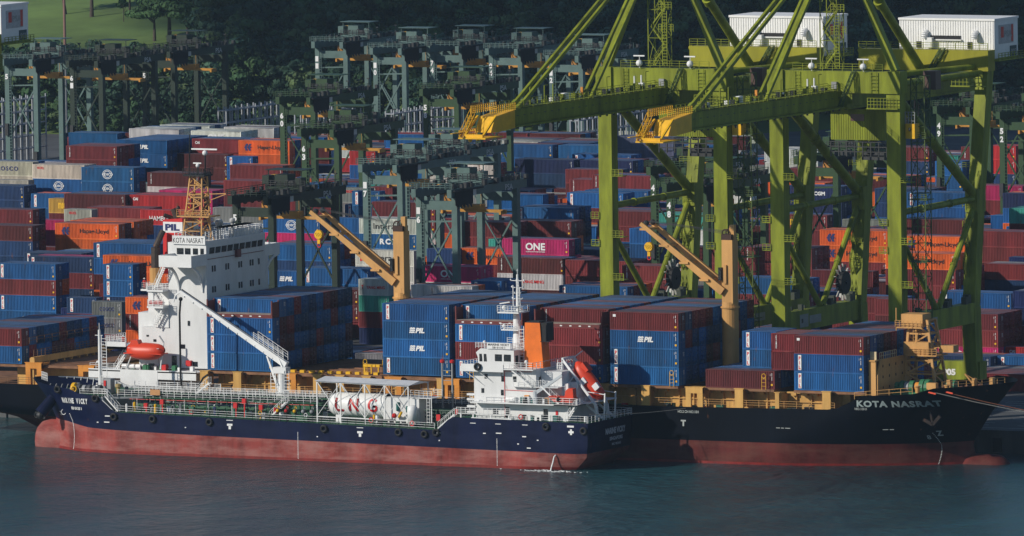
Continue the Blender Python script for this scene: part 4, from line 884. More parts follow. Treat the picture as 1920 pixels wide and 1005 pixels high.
# catwalk along the deck with pipes beneath
b=MB(); b.box(-103,-66,-11.3,-9.9,9.15,9.25).box(-103,-66,-14.5,-12.9,8.75,8.83)
for i in range(28): x=-102.5+i*1.34; b.box(x,x+.1,-14.4,-9.9,8.65,8.75)
b.build('catwalk_grating',GRN,tk)
b=MB()
for y,z in((-14.5,8.83),(-9.9,9.25),(-11.3,9.25)): b.rail([(-103.5,y,z),(-66.5,y,z)],1.1,1.3,.028,2)
b.rail([(-103,-7.5,8.6),(-68,-7.5,8.6)],1.1,1.5,.03,2); 
for z in(9.7,10.0,10.3,10.6): b.beam((-104.5,-7.0,z),(-88.5,-7.0,z),.09,.06)
for x in np.arange(-104.5,-88,2): b.beam((x,-7,9.3),(x,-7,10.7),.1,.1)
b.rail([(-65.5,-4.6,8.4),(-42,-4.6,8.4)],1.1,1.2,.03,3)
for x in np.arange(-100,-66,4.4): b.tube((x,-14.3,tdk(x)),(x,-14.3,8.7),.07); b.tube((x,-10,tdk(x)),(x,-10,9.1),.07)
b.stair((-74.6,-15.6,6.4),(-71.6,-15.6,9),.8); b.stair((-92.5,-7.8,9),(-90,-7.8,10.9),.7)
b.build('catwalk_railing',WHC,tk)
b=MB(); 
for i,(y,z,r) in enumerate(((-13.8,7.4,.16),(-13.3,7.4,.13),(-12.7,7.5,.18),(-12.0,7.4,.13),(-11.4,7.6,.18),(-10.6,7.4,.14),(-9.8,8.0,.12),(-15,8.55,.05))): b.mi(1 if r<.07 else (2 if i%3==1 else 0)).tube((-101,y,z),(-67,y,z),r,8)
rr=random.Random(21)
for x in np.arange(-100,-66,1.9): b.mi(0).box(x,x+.12,-15.3,-9.6,tdk(x),tdk(x)+.12); b.box(x,x+.1,-15.2,-15.1,tdk(x),8.6); b.box(x,x+.1,-15.3,-9.7,8.45,8.55)
b.build('deck_pipes',[GRN,REDP,GRY],tk)
b=MB()
for i in range(46):
    x=rr.uniform(-100.5,-67); y=rr.uniform(-17.6,-9.8); s=rr.uniform(.2,.45); k=rr.choice((0,0,1,2,3,4,5)); z=tdk(x); b.mi(k)
    if i%3==0: b.tube((x,y,z),(x,y,z+s*3.2),s*.55,10).sph((x,y,z+s*3.2),s*.55,8,6)
    elif i%3==1: b.torus((x,y,z+1.0),.3,.06,'y',12,5).tube((x,y,z),(x,y+.4,z+1.0),.09,8)
    else: b.box(x,x+s*1.8,y,y+s,z,z+s*2.6)
pieces(b,'deck_fitting',[GRY,TEAL,mat('green_tank',(.04,.14,.09),.5),WHC,DRK,YLT],tk)
b=MB()
for x,z in((-95.0,8.3),(-81.4,8.1),(-76.7,8.0),(-79.8,8.9),(-74.0,7.6),(-98,7.6)): b.box(x,x+.65,-15.7,-15.2,z-.4,z+.4).box(x+.3,x+.5,-15.6,-15.4,tdk(x),z-.5)
pieces(b,'hose_box',REDP,tk)
b=MB(); b.box(-97.2,-95.4,-14.9,-14.75,9.3,10.2); b.build('notice_board',mat('board_orange',(.5,.25,.1),.6),tk)
for i,(x,z) in enumerate(((-87.4,7.2),(-54.5,6.9),(-27.5,8.3),(-47.1,6.6))):
    b=MB(); b.torus((x,-18.85 if x<-30 else -18.95,z),.36,.1,'y',14,6); o=tag(b.build('life_ring',[REDP]),['red life ring on the tanker forward rail','red life ring on the rail below the gas tank','red life ring on the tanker stern rail','red life ring beside the small white tank'][i],'life ring','life rings on the tanker rail')
# manifold
b=MB(); b.mi(0).box(-74.5,-66.8,-17.6,-14.6,6.2,6.9).box(-74.2,-67,-15.0,-14.6,6.2,8.6)
for i in range(5):
    x=-72.6+i*1.55; b.mi(0).tube((x,-14.8,7.7),(x,-16.6,7.7),.2,10).mi(3).tube((x,-16.6,7.7),(x,-16.8,7.7),.42,12).mi((1,2,1,4,4)[i]).torus((x,-16.4,8.2),.26,.07,'x',12,5).sph((x,-16.9,7.7),.3,8,6)
b.mi(3).box(-75.4,-69.6,-18.3,-18.05,6.75,6.95)
for x in(-75.3,-73.9,-72.6,-71.2,-69.8): b.box(x,x+.12,-18.95,-18.75,6.0,7.0)
b.tube((-75.3,-18.4,6.9),(-69.2,-18.4,7.0),.13,8).tube((-54.4,-18.4,6.9),(-50.2,-18.6,7.0),.13,8)
b.mi(1).tube((-51,-16,7.2),(-50.3,-16.3,8.1),.2,8).tube((-54.4,-18,6.9),(-54.4,-18,7.7),.2,8).mi(2).sph((-51.6,-16.4,7.5),.42,8,6).mi(5).tube((-51.4,-15.5,8.2),(-51.4,-15.5,9.6),.3,8).box(-49.9,-49.2,-15.6,-15,8.0,9.0)
for i in range(6): x=-55+i*1.1; b.mi(3 if i%2 else 0).box(x,x+.5,-17.9,-17.3,6,6.8)
pieces(b,'cargo_manifold',[GRN,YLT,REDP,DRK,GRY,TEAL],tk)
# hose crane
b=MB(); b.tube((-76.3,-8.4,6.3),(-76.3,-8.4,9.6),1.0,16); b.lathe((-76.3,-8.4,9.6),[(0,1.0),(.05,1.15),(.3,1.15),(.35,.8),(4.3,.7),(4.4,.01)],16); b.box(-77.6,-75.2,-9.2,-7.6,12.9,13.9); 
b.beam((-76.9,-8.6,10.2),(-79.2,-8.0,15.6),.3,.3).beam((-75.9,-8.6,13.4),(-77.0,-8.2,15.3),.25,.25).beam((-76.6,-9.3,11),(-78.6,-8.4,14.8),.18,.18)
b.build('crane_column',WHC,tk)
b=MB(); T0=Vector((-75.7,-7.9,14.2)); T1=Vector((-95.4,-7.4,25.6)); b.beam(T0,T1,.9,1.0,.55,.5); b.beam(T1,T1+Vector((-1.0,0,-.6)),.3,.3).beam(T1+Vector((-1,0,-.6)),T1+Vector((-1.4,0,-1.8)),.15,.2); 
for i in range(12): c=T0.lerp(T1,(i+.5)/12); b.beam(c+Vector((0,-.5,-.35)),c+Vector((0,.5,-.35)),.12,.25)
b.build('crane_jib',WHC,tk)
b=MB(); b.mi(0).beam(T0+Vector((0,.4,.55)),T1+Vector((0,.3,.35)),.14,.14); 
hp=[Vector((-95.2,-7.8,24.6))]; 
for z in(22,18,14,11.5): hp.append(Vector((-95.4,-7.9,z)))
hp+= [Vector((-95.2,-8,10.2)),Vector((-94.5,-8,9.4)),Vector((-93.6,-8,9.1)),Vector((-92.7,-8,9.5)),Vector((-91.9,-8,10.5)),Vector((-91.2,-8,11.6)),Vector((-90.4,-7.8,12.2))]
b.path(hp,.17,8).sph((-95.2,-7.8,24.4),.35,8,6); b.build('cargo_hose',BLK,tk)
b=MB(); P0=T0.lerp(T1,.02)+Vector((.2,-.8,.5)); P1=T0.lerp(T1,.30)+Vector((.2,-.8,.5)); b.rail([P0,P1],1.3,1.0,.035,3); b.rail([P0+Vector((0,1.6,0)),P1+Vector((0,1.6,0))],1.3,1.0,.035,2); b.ladder((-75.0,-9.3,9.7),(-75.0,-9.3,13.4),.9,.04); b.ladder((-77.4,-9.4,9.7),(-77.4,-9.4,13.0),.9,.04)
b.build('crane_railing',WHC,tk)
# gas tank under its canopy
b=MB(); b.lathe((0,-13.4,8.75),[(-65.0,.02),(-64.9,.7),(-64.5,1.35),(-63.9,1.75),(-63.2,1.95),(-54.3,1.95),(-54.1,1.9)],28,'x'); tank=b.build('gas_tank',WHC,tk,smooth=True)
b=MB()
for x in(-63.0,-59.4,-56.4,-54.3): b.lathe((0,-13.4,8.75),[(x,1.94),(x,2.02),(x+.2,2.02),(x+.2,1.94)],28,'x')
b.box(-63.2,-62.2,-14.6,-12.2,6,7.4).box(-56.4,-55.4,-14.6,-12.2,6,7.4); b.build('tank_rings_and_saddles',WHC,tk)
b=MB(); hq=lambda x,z:-13.4-math.sqrt(max(.01,1.98**2-(z-8.75)**2))

def stroke(b,pts,w,n=7):
    for (xa,za),(xb,zb) in zip(pts,pts[1:]):
        dx,dz=xb-xa,zb-za; L=math.hypot(dx,dz); ux,uz=dx/L,dz/L; nx_,nz_=-uz*w/2,ux*w/2
        for i in range(n):
            a,c=(i/n)-.04,(i+1)/n+.04; P=[(xa+dx*a+nx_,za+dz*a+nz_),(xa+dx*a-nx_,za+dz*a-nz_),(xa+dx*c-nx_,za+dz*c-nz_),(xa+dx*c+nx_,za+dz*c+nz_)]
            b.add([(x,hq(x,z)-.05,z) for x,z in P],[(0,1,2,3),(3,2,1,0)])
z0,z1=7.95,9.85
stroke(b,[(-62.75,z1),(-62.75,z0),(-61.4,z0)],.38); stroke(b,[(-60.2,z0),(-60.2,z1),(-58.85,z0),(-58.85,z1)],.36)
stroke(b,[(-56.0+.78*math.cos(t),(z0+z1)/2+.95*math.sin(t)) for t in np.linspace(.8,5.6,10)]+[(-55.35,(z0+z1)/2-.15),(-56.0,(z0+z1)/2-.15)],.36,3); b.build('tank_lettering',REDP,tank)
b=MB(); b.box(-54.1,-47.6,-15.4,-11.2,6.2,10.3); b.box(-51.0,-47.6,-15.42,-11.2,10.3,10.35); b.build('process_house',WHT,tk)
b=MB(); xs=(-65.6,-61.3,-56.9,-53.3,-49.0); y0,y1=-16.4,-9.6; zt=lambda x:12.6-(x+65.6)*.017; zb=lambda x:6.25-(x+65.6)*.012
for x in xs:
    for y in(y0,y1): b.beam((x,y,zb(x)-.5),(x,y,zt(x)),.17,.17)
for i in range(4):
    x,u=xs[i],xs[i+1]; b.beam((x,y0,zt(x)),(u,y0,zb(u)+.8),.10,.10); b.beam((u,y0,zt(u)),(x,y0,zb(x)+.8),.07,.07)
    b.beam((x,y0,zb(x)+.7),(u,y0,zb(u)+.7),.14,.14); b.beam((x,y1,zt(x)),(u,y1,zb(u)),.1,.1)
b.beam((xs[0],y0,zt(xs[0])),(xs[-1],y0,zt(xs[-1])),.16,.2); b.beam((xs[0],y1,zt(xs[0])),(xs[-1],y1,zt(xs[-1])),.16,.2); b.build('canopy_frame',WHC,tk)
b=MB(); b.prism([(-65.9,y0-.3,12.68),(-65.9,y1+.3,12.68),(-65.9,(y0+y1)/2,13.15)],(17.2,0,-.28)); b.build('canopy_roof',mat('canopy_grey',(.70,.72,.74),.4),tk)
b=MB(); b.rail([(-49,-15.6,10.5),(-45.2,-15.6,10.4)],1.1,.8,.03,2).rail([(-49,-12,10.5),(-45.2,-12,10.4)],1.1,.8,.03,3).box(-49,-45.2,-15.6,-12,10.3,10.4); b.beam((-45.3,-15.5,6),(-45.3,-15.5,10.4),.12,.12); b.ladder((-45.8,-15.7,6),(-45.8,-15.7,10.3)); b.build('process_platform',WHC,tk)
b=MB(); b.lathe((-48.2,-16.6,6.2),[(0,.05),(.4,.1),(.45,.75),(2.1,.86),(2.8,.8),(3.05,.4),(3.1,.01)],18); b.build('nitrogen_tank',WHC,tk,smooth=True)
b=MB(); b.mi(0)
for x in np.arange(-46.5,-41.5,.9):
    b.box(x,x+.4,-16,-9,6,6.4).tube((x,-15,6),(x,-15,8.4),.12,6)
for z in(7.3,7.9,8.4): b.tube((-47,-14.5,z),(-40.5,-14.5,z),.13,8).tube((-47,-12.5,z),(-40.5,-12.5,z),.13,8)
b.mi(1).box(-44.6,-43.9,-15.3,-14.9,6.8,7.8); b.build('aft_pipework',[mat('dark_green',(.012,.05,.03),.5),REDP],tk)
b=MB()
for x in(-48.0,-46.2): b.tube((x,-6.5,6.3),(x,-6.5,15.2),.17,8)
for z in(12.4,13.2,14): b.beam((-48,-6.5,z),(-46.2,-6.5,z),.08,.08)
b.build('vent_posts',GRY,tk); b=MB()
for x in(-48.0,-46.2): b.lathe((x,-6.5,15.2),[(0,.18),(.1,.36),(.45,.4),(.6,.1),(.62,.01)],12)
pieces(b,'vent_head',REDP,tk)
# forecastle
b=MB(); b.tube((-108.6,TC,9.2),(-108.6,TC,19.3),.32,12,.22); b.beam((-109.4,TC,18.4),(-108,TC,18.4),.1,.1).tube((-108.6,TC,19.3),(-108.6,TC,20.4),.06); b.sph((-109,TC,14.0),.25,8,6); b.build('fore_mast',WHC,tk)
b=MB(); b.ladder((-107.6,TC-.3,9.3),(-107.6,TC-.3,18.4),.9,.045); b.rail([(-107.9,TC-1,9.3),(-106.4,TC-1,9.3)],2.6,.5,.04,4); 
for z in(11,13,15,17): b.beam((-108.5,TC,z),(-107.6,TC-.3,z),.06,.06)
b.build('mast_ladder',WHC,tk)
b=MB()
for i,x in enumerate(np.arange(-111.4,-105.8,.95)): b.mi(1 if i==0 else 0 if i%2 else 2).tube((x,-15.2,10.0),(x+.55,-15.2,10.0),(.95,.75,.6,.7,.55,.7)[i%6],14)
b.mi(0).box(-111.5,-106,-15.2,-13.4,9.2,9.7).tube((-112.2,-14.6,9.6),(-111.6,-14.6,9.9),.5,12).mi(1).torus((-110.7,-16.15,10.0),.45,.1,'y',12,5)
b.build('mooring_winch',[mat('winch_grey',(.06,.065,.075),.6),YLT,GRY],tk)
b=MB(); b.box(-106.6,-105.2,-13.8,-12.4,9.2,11.6).box(-112.6,-112.0,-12.5,-11.9,9.2,10.6); b.mi(1).box(-106.4,-106.0,-13.95,-13.8,10.4,11.3); b.mi(0)
for i in range(4): b.beam((-117.2+i*1.1,-13.2,9.3),(-116.4+i*1.1,-13.8,10.5),.14,.14)
for i in range(7): b.tube((-103.2+i*.0,-12,9.2),(-103.2,-12,10.2),.3)
pieces(b,'forecastle_fitting',[GRY,REDP],tk)
b=MB(); b.lathe((-104.2,-13,9.2),[(0,.3),(.9,.3),(1.0,.5),(1.5,.5),(1.6,.02)],10); b.build('vent_cowl',mat('brass_vent',(.4,.3,.12),.5),tk)
b=MB(); b.beam((-104.3,-18.4,8.9),(-98,-15.9,9.0),.12,.3).box(-104.2,-103.9,-18.8,-4,6.7,9.15).tube((-99.9,-15.9,6.7),(-99.9,-15.9,9),.08); b.build('forecastle_bulkhead',GRY,tk)
b=MB(); V_=[];
for i in range(15):
    x=-118.6+i*.95; zt_=tdeck(x)-.04; V_+=[(x,TC+VK.half(x,zt_)-.14,9.2),(x,TC+VK.half(x,zt_)-.14,max(9.25,zt_)),(x,TC+VK.half(x,zt_)-.02,9.2),(x,TC+VK.half(x,zt_)-.02,max(9.25,zt_))]
b.add(V_,[(4*i,4*i+4,4*i+5,4*i+1) for i in range(14)]+[(4*i+1,4*i+5,4*i+7,4*i+3) for i in range(14)])
for i in range(12): x=-117.6+i*.95; zt_=tdeck(x); y=TC+VK.half(x,zt_)-.3; b.prism([(x,y-.5,9.2),(x,y+.1,9.2),(x,y+.1,max(9.4,zt_-.1))],(.1,0,0))
b.build('inner_bulwark',mat('pale_grey_paint',(.42,.44,.46),.5),tk)
# deckhouse
ZP=7.55
b=MB(); b.box(-36.9,-20.6,-16.3,-6.0,ZP,10.3)                               # lower
b.box(-36.9,-25.8,-16.8,-5.6,10.3,15.6); b.box(-25.8,-22.0,-15.2,-7,10.3,15.3)
b.build('deckhouse',WHT,tk)
b=MB(); b.prism([(-36.4,-16.4,15.75),(-29.9,-16.4,15.75),(-29.9,-16.4,18.55),(-35.9,-16.4,18.75),(-36.7,-16.4,18.1),(-36.35,-16.4,17.3)],(0,9.6,0)); b.build('wheelhouse',WHT,tk)
b=MB(); b.box(-38.6,-25.7,-18.0,-4.4,15.6,15.75); b.box(-38.6,-31,-18.05,-17.95,15.2,16.4); b.box(-37.0,-17.8,-18.2,-4.2,10.2,10.35); b.box(-29.8,-21.5,-17.6,-5,12.9,13.0)
b.box(-20.9,-20.3,-16.4,-15.9,7.6,13.6); b.box(-22,-17.8,-18.2,-15,10.2,10.38); b.box(-24.0,-20.4,-13,-6,10.35,13.5)
b.beam((-38.4,-17.9,15.5),(-35,-16.8,12.8),.1,.1).beam((-36,-17.9,15.5),(-33.5,-16.8,13.4),.1,.1)
for z in(8.4,9.3,10.4,11.2): b.box(-38.4,-36.9,-16.5,-15.7,z,z+.3)
b.build('deckhouse_decks',WHC,tk)
b=MB()
for x,w,z,h in((-35.0,.55,14.0,.75),(-32.0,.6,13.6,.9),(-29.9,.6,13.6,.9),(-35.6,.5,11.7,.75),(-32.1,.5,11.4,.9)): b.box(x,x+w,-16.84,-16.8,z,z+h)
for x,w,z,h in((-33.8,.9,8.3,.9),(-31.6,.7,7.8,1.7),(-24.8,.8,7.8,1.6)): b.box(x,x+w,-16.34,-16.3,z,z+h)
for x,w in((-33.3,1.25),(-31.7,1.25)): b.box(x,x+w,-16.44,-16.4,16.8,17.9)
for x in(-36.0,-35.2): b.prism([(x-.08,-16.4,16.7),(x+.45,-16.4,16.7),(x+.35,-16.4,17.9),(x-.1,-16.4,17.9)],(0,-.04,0))
b.box(-29.9,-29.86,-15.9,-15,16.3,17.7).box(-29.9,-29.86,-14.2,-13.4,16.8,17.6).box(-29.9,-29.86,-12.6,-9,16.8,17.6)
b.box(-25.8,-25.76,-15.8,-15.2,13.2,14.4).box(-25.76,-25.72,-14.4,-13.9,13.2,14.8); pieces(b,'window',GLS,tk)
b=MB(); 
for a_,c_ in(((-31.4,-16.86,15.2),(-31.4,-16.86,7.9)),((-31.4,-16.86,12.3),(-26.2,-16.86,12.2)),((-34,-16.86,15.3),(-26.5,-16.86,15.3))): b.beam(a_,c_,.07,.07)
b.box(-26.0,-25.7,-15.2,-14.6,13.2,14.6).box(-39.5,-39.1,-18.4,-18.1,8.3,9.1).box(-22.6,-22.2,-16.4,-16.3,8.5,9.2); b.build('fire_main',REDP,tk)
b=MB(); b.box(-34.6,-30.4,-16.6,-16.5,18.75,19.75); b.build('name_board',WHC,tk)
b=MB(); letters(b,'MARINE VICKY',(-32.5,-16.62,19.45),3.8,.36,bold=.02); letters(b,'SB 0133 I',(-32.5,-16.62,18.98),2.3,.3,bold=.02); b.build('name_board_lettering',BLK,tk)
b=MB()
b.rail([(-38.5,-17.9,15.75),(-38.5,-4.5,15.75)],1,1,.03,2); b.rail([(-31,-17.9,15.75),(-25.8,-17.9,15.75)],1.05,1.1,.035,2); b.rail([(-25.8,-17.9,15.75),(-25.8,-4.6,15.75)],1.05,1.3,.035,2)
b.rail([(-36.8,-16.3,18.8),(-34.6,-16.3,18.8)],.9,.6,.03,3); b.rail([(-30.2,-16.3,18.7),(-30.2,-7,18.7)],.9,.9,.03,3); b.rail([(-35.8,-7.2,18.8),(-30.2,-7.2,18.7)],.9,.9,.03,2)
b.rail([(-37,-18.1,10.35),(-36.5,-18.1,10.35)],1,.5,.03,2); b.rail([(-30,-18.1,10.35),(-18,-18.1,10.38)],1,1.2,.03,2); b.rail([(-17.9,-18.1,10.38),(-17.9,-15,10.38)],1,1,.03,2); b.rail([(-29.5,-17.5,13),(-21.6,-17.5,13)],1,1.1,.03,2)
b.stair((-29.7,-17.4,15.6),(-26.1,-17.4,12.9),.8); b.stair((-24.6,-17.2,13.2),(-21.4,-17.2,10.4),.8); b.stair((-20.2,-17.4,7.7),(-18.3,-17.4,10.3),.8); b.stair((-25.3,-6.2,15.6),(-22.5,-6.2,13),.8)
b.ladder((-29.6,-14.2,15.8),(-29.6,-14.2,22.3),.8,.05); b.rail([(-35,-17.2,10.35),(-31,-17.2,10.35)],.9,1.2,.03,1)
b.build('deckhouse_railing',WHC,tk)
b=MB(); b.prism([(-29.1,-14.4,15.7),(-25.7,-14.4,15.7),(-26.25,-14.4,22.9),(-28.9,-14.4,22.9)],(0,2.6,0)); b.build('funnel',ORG,tk)
b=MB(); b.box(-28.7,-26.4,-14.2,-12,22.9,23.1).box(-26.2,-25.1,-14.2,-11.8,20.0,22.9); b.box(-26.2,-24.6,-14.4,-13.4,19.9,20.0).tube((-25.2,-14.3,19.4),(-25.2,-14.3,22.6),.05); b.build('funnel_top',BLK,tk)
b=MB(); b.tube((-31.6,-11.5,18.6),(-31.9,-11.5,24.2),.85,14,.5); b.box(-34.2,-30.4,-13.6,-9.8,24.2,24.4).box(-33.9,-30.8,-13,-10.4,21.4,21.6); b.tube((-31.6,-11.5,24.4),(-31.6,-11.5,30.3),.32,8,.18); b.tube((-32.2,-11.9,24.4),(-32.2,-11.9,28.6),.08).tube((-31.0,-11.9,24.4),(-31.0,-11.9,28.2),.08)
for z,w in((26.4,.9),(28.2,1.0),(29.3,1.2),(27.2,.5)): b.beam((-31.6-w,-11.5,z),(-31.6+w,-11.5,z),.1,.1).sph((-31.6-w,-11.5,z+.12),.16,6,5).sph((-31.6+w,-11.5,z+.12),.16,6,5)
b.tube((-31.6,-11.5,30.2),(-31.6,-11.5,31.2),.05).sph((-31.6,-11.5,30.9),.12,6,5); b.build('main_mast',WHC,tk)
b=MB(); b.rail([(-34.2,-13.6,24.4),(-30.4,-13.6,24.4),(-30.4,-9.8,24.4)],1,.6,.035,2); b.rail([(-33.9,-13,21.6),(-30.8,-13,21.6)],.9,.6,.035,2); b.ladder((-30.9,-12.2,24.4),(-31.3,-12.2,29.6),.4,.03); b.build('mast_railing',WHC,tk)
b=MB(); b.beam((-33.9,-13.3,25.7),(-32.2,-13.1,26.0),.25,.18).sph((-33.1,-13.3,25.1),.4,8,6).sph((-33.4,-12.8,22.1),.35,8,6).tube((-33.4,-12.8,21.6),(-33.4,-12.8,22),.15); b.sph((-35.6,-15.5,19.7),.28,8,6).tube((-35.6,-15.5,18.7),(-35.6,-15.5,19.6),.1); b.sph((-27.4,-17,16.9),.3,8,6).tube((-27.4,-17,15.7),(-27.4,-17,16.8),.1)
b.build('radar_scanners',WHC,tk)
b=MB(); b.tube((-35.5,-17.98,16.0),(-35.5,-18.2,16.0),.01); rr=random.Random(8)
for i in range(16): x=rr.uniform(-29.5,-22); s=rr.uniform(.2,.5); b.mi(rr.choice((0,1,2,3))).box(x,x+s*1.5,-17.4,-16.9,10.4,10.4+s*2)
for i in range(12): x=rr.uniform(-30,-17); s=rr.uniform(.2,.5); b.mi(rr.choice((0,1,1,3))).box(x,x+s*1.6,-17.2,-16.6,7.6,7.6+s*2)
b.mi(1).tube((-30.9,-17.2,10.9),(-29.3,-17.2,10.9),.42,10).mi(2).tube((-27.8,-16.9,11.3),(-27.0,-16.9,11.3),.3,10)
pieces(b,'poop_fitting',[DRK,WHC,YOR,TEAL],tk)
# davit crane
b=MB(); b.tube((-25.6,-17.4,10.35),(-25.6,-17.4,12.3),.4,10); b.beam((-25.6,-17.4,12.0),(-20.8,-17.4,15.0),.5,.55,.35,.4); b.build('rescue_davit',mat('davit_grey',(.45,.49,.52),.5),tk)
# gangway stowed along the poop edge
b=MB()
for z in(8.55,8.85,9.15,9.45): b.beam((-39.2,-18.6,z),(-29.6,-18.6,z),.09,.06)
b.box(-39.2,-29.6,-18.55,-17.9,8.4,8.5)
for x in np.arange(-39.2,-29.5,.8): b.beam((x,-18.6,8.4),(x,-18.6,9.5),.07,.07)
b.build('gangway',WHC,tk); b=MB()
for x in(-38.4,-36.2,-33.0,-29.8): b.box(x,x+.22,-18.9,-18.7,7.7,8.4)
b.box(-36.4,-29.2,-18.95,-18.8,7.72,7.95); b.build('gangway_cradle',WHC,tk)
# free-fall ramp
b=MB()
for y in(-12.4,-8.6):
    A=Vector((-23.2,y,17.0)); B_=Vector((-17.4,y,9.8)); b.beam(A,B_,.38,.38); b.beam(B_,(-17.2,y,7.5),.45,.4); b.beam((-23.4,y,12.9),(-16.3,y,7.9),.3,.3); b.beam(A,(-23.4,y,12.9),.25,.25); b.beam((-21.2,y,14.5),(-22.8,y,12.5),.18,.18); b.beam((-15.8,y,11.8),(-16.0,y,7.5),.2,.2); b.beam((-19.2,y,12),(-15.8,y,11.6),.12,.12)
b.beam((-23.2,-12.6,17.1),(-23.2,-8.4,17.1),.35,.35); b.beam((-23.2,-8.6,17.0),(-21.6,-8.6,18.1),.16,.16)
b.rail([(-24.6,-13,13.5),(-22.6,-13,13.5)],1.0,.5,.04,2); b.rail([(-24.2,-12.5,15.4),(-23.4,-12.5,15.4)],1.0,.4,.04,2); b.box(-25,-22.6,-13,-8,13.3,13.45); b.ladder((-23.9,-12.7,13.4),(-23.6,-12.7,17),.7,.04)
b.build('launching_ramp',WHC,tk)
fl=thing('lifeboat','orange free-fall lifeboat nose down on the white ramp at the tanker stern','lifeboat',(-19.3,-10.5,13.1),'lifeboats')
o=lifeboat(fl,-23.5,-16.1,-10.5,13.3,2.5,2.9,LBR); 
def tilt(o,c,ang):
    R_=Matrix.Rotation(ang,4,'Y'); mw=Matrix.Translation(c)@R_@Matrix.Translation([-a for a in c]); off=Vector(o['_o']); 
    for v in o.data.vertices: v.co=mw@(v.co+off)-off
cc=Vector((-19.8,-10.5,13.3)); tilt(o,cc,rad(50))
b=MB(); b.box(-22.6,-21.0,-11.3,-9.7,14.1,15.0); o=b.build('conning_turret',LBR,fl); tilt(o,cc,rad(50))
b=MB(); b.box(-20.6,-19.6,-11.9,-11.6,12.9,13.8).box(-18.6,-17.6,-11.8,-11.3,14.0,15.0); o=b.build('white_hatches',WHC,fl); tilt(o,cc,rad(50))
rbt=thing('rescue_boat','small orange open rescue boat with raised console on the tanker deck','boat',(-21.5,-16.9,10.4))
b=MB(); b.prism([(-23.3,-17.7,11.5),(-22.2,-17.9,10.8),(-18.9,-17.9,10.7),(-18.7,-17.9,11.4),(-22.8,-17.9,11.7)],(0,1.8,0)); b.build('hull',LBR,rbt)
b=MB(); b.prism([(-20.4,-17.6,11.4),(-20.2,-17.6,12.5),(-19.7,-17.6,12.95),(-18.9,-17.6,12.9),(-18.8,-17.6,11.4)],(0,1.2,0)); b.build('console',LBR,rbt)
b=MB(); b.beam((-23.1,-18,11.45),(-18.8,-18,11.2),.07,.07).sph((-21.3,-17.95,11.2),.35,8,6); b.build('fender_rope',BLK,rbt)
# tyre fenders hung on the hull
TY=[(-112.3,10.1),(-105.0,8.9),(-101.6,6.0),(-94.4,5.85),(-83.9,5.7),(-62.9,5.3),(-49.4,5.15),(-44.7,5.0),(-39.8+0.0,5.35),(-22.9,6.9),(-16.3,6.4),(-35.5,16.0)]
TL=['black tyre hung highest on the tanker bow bulwark','black tyre below the forward winch rail of the tanker','black tyre at the foot of the forecastle slope','black tyre, second behind the forecastle slope','black tyre left of the first white T mark','black tyre between the two white T marks','black tyre right of the second T mark','black tyre below the small white tank','black tyre at the foot of the poop slope','black tyre on the poop side below the rescue davit','black tyre at the stern quarter corner','black tyre on the side of the tanker bridge wing']
b=MB(); b.torus((0,0,0),.46,.2,'y',20,8); tp=b.build('tyre_fender',BLK)
for i,((x,z),lb_) in enumerate(zip(TY,TL)):
    o=tp if i==0 else tp.copy(); 
    if i: COL.objects.link(o)
    if i==8: x=-42.6
    o.location=(x,(hv(x,z)-.2) if i<11 else -18.28,z); tag(o,lb_,'tyre','tyres hung as fenders on the tanker')
# bilge water jet and foam
b=MB(); pts=[(-21.3,hv(-21.3,2.3)-.1,2.4),(-21.4,hv(-21.3,2)-.5,2.2),(-21.6,hv(-21.3,1)-.8,1.4),(-21.8,hv(-21.3,1)-1.0,.5),(-21.9,hv(-21.3,1)-1.1,0)]; b.path(pts,.11,7)
foam=mat('white_foam',(.8,.82,.82),.7,0,.2,3); tag(b.build('water_jet',foam),'white jet of water falling from the tanker hull near the stern','water jet')
b=MB(); rr=random.Random(5)
for i in range(150):
    a=rr.gauss(0,2.4); c=rr.gauss(0,.7); s=rr.uniform(.04,.16); x=-22+a; y=-20.4+c-.2; b.sph((x,y,0.01),s,6,3,(1.6,1,.25))
o=b.build('foam',foam); tag(o,'patch of white foam on the water under the jet','foam',kind='stuff')
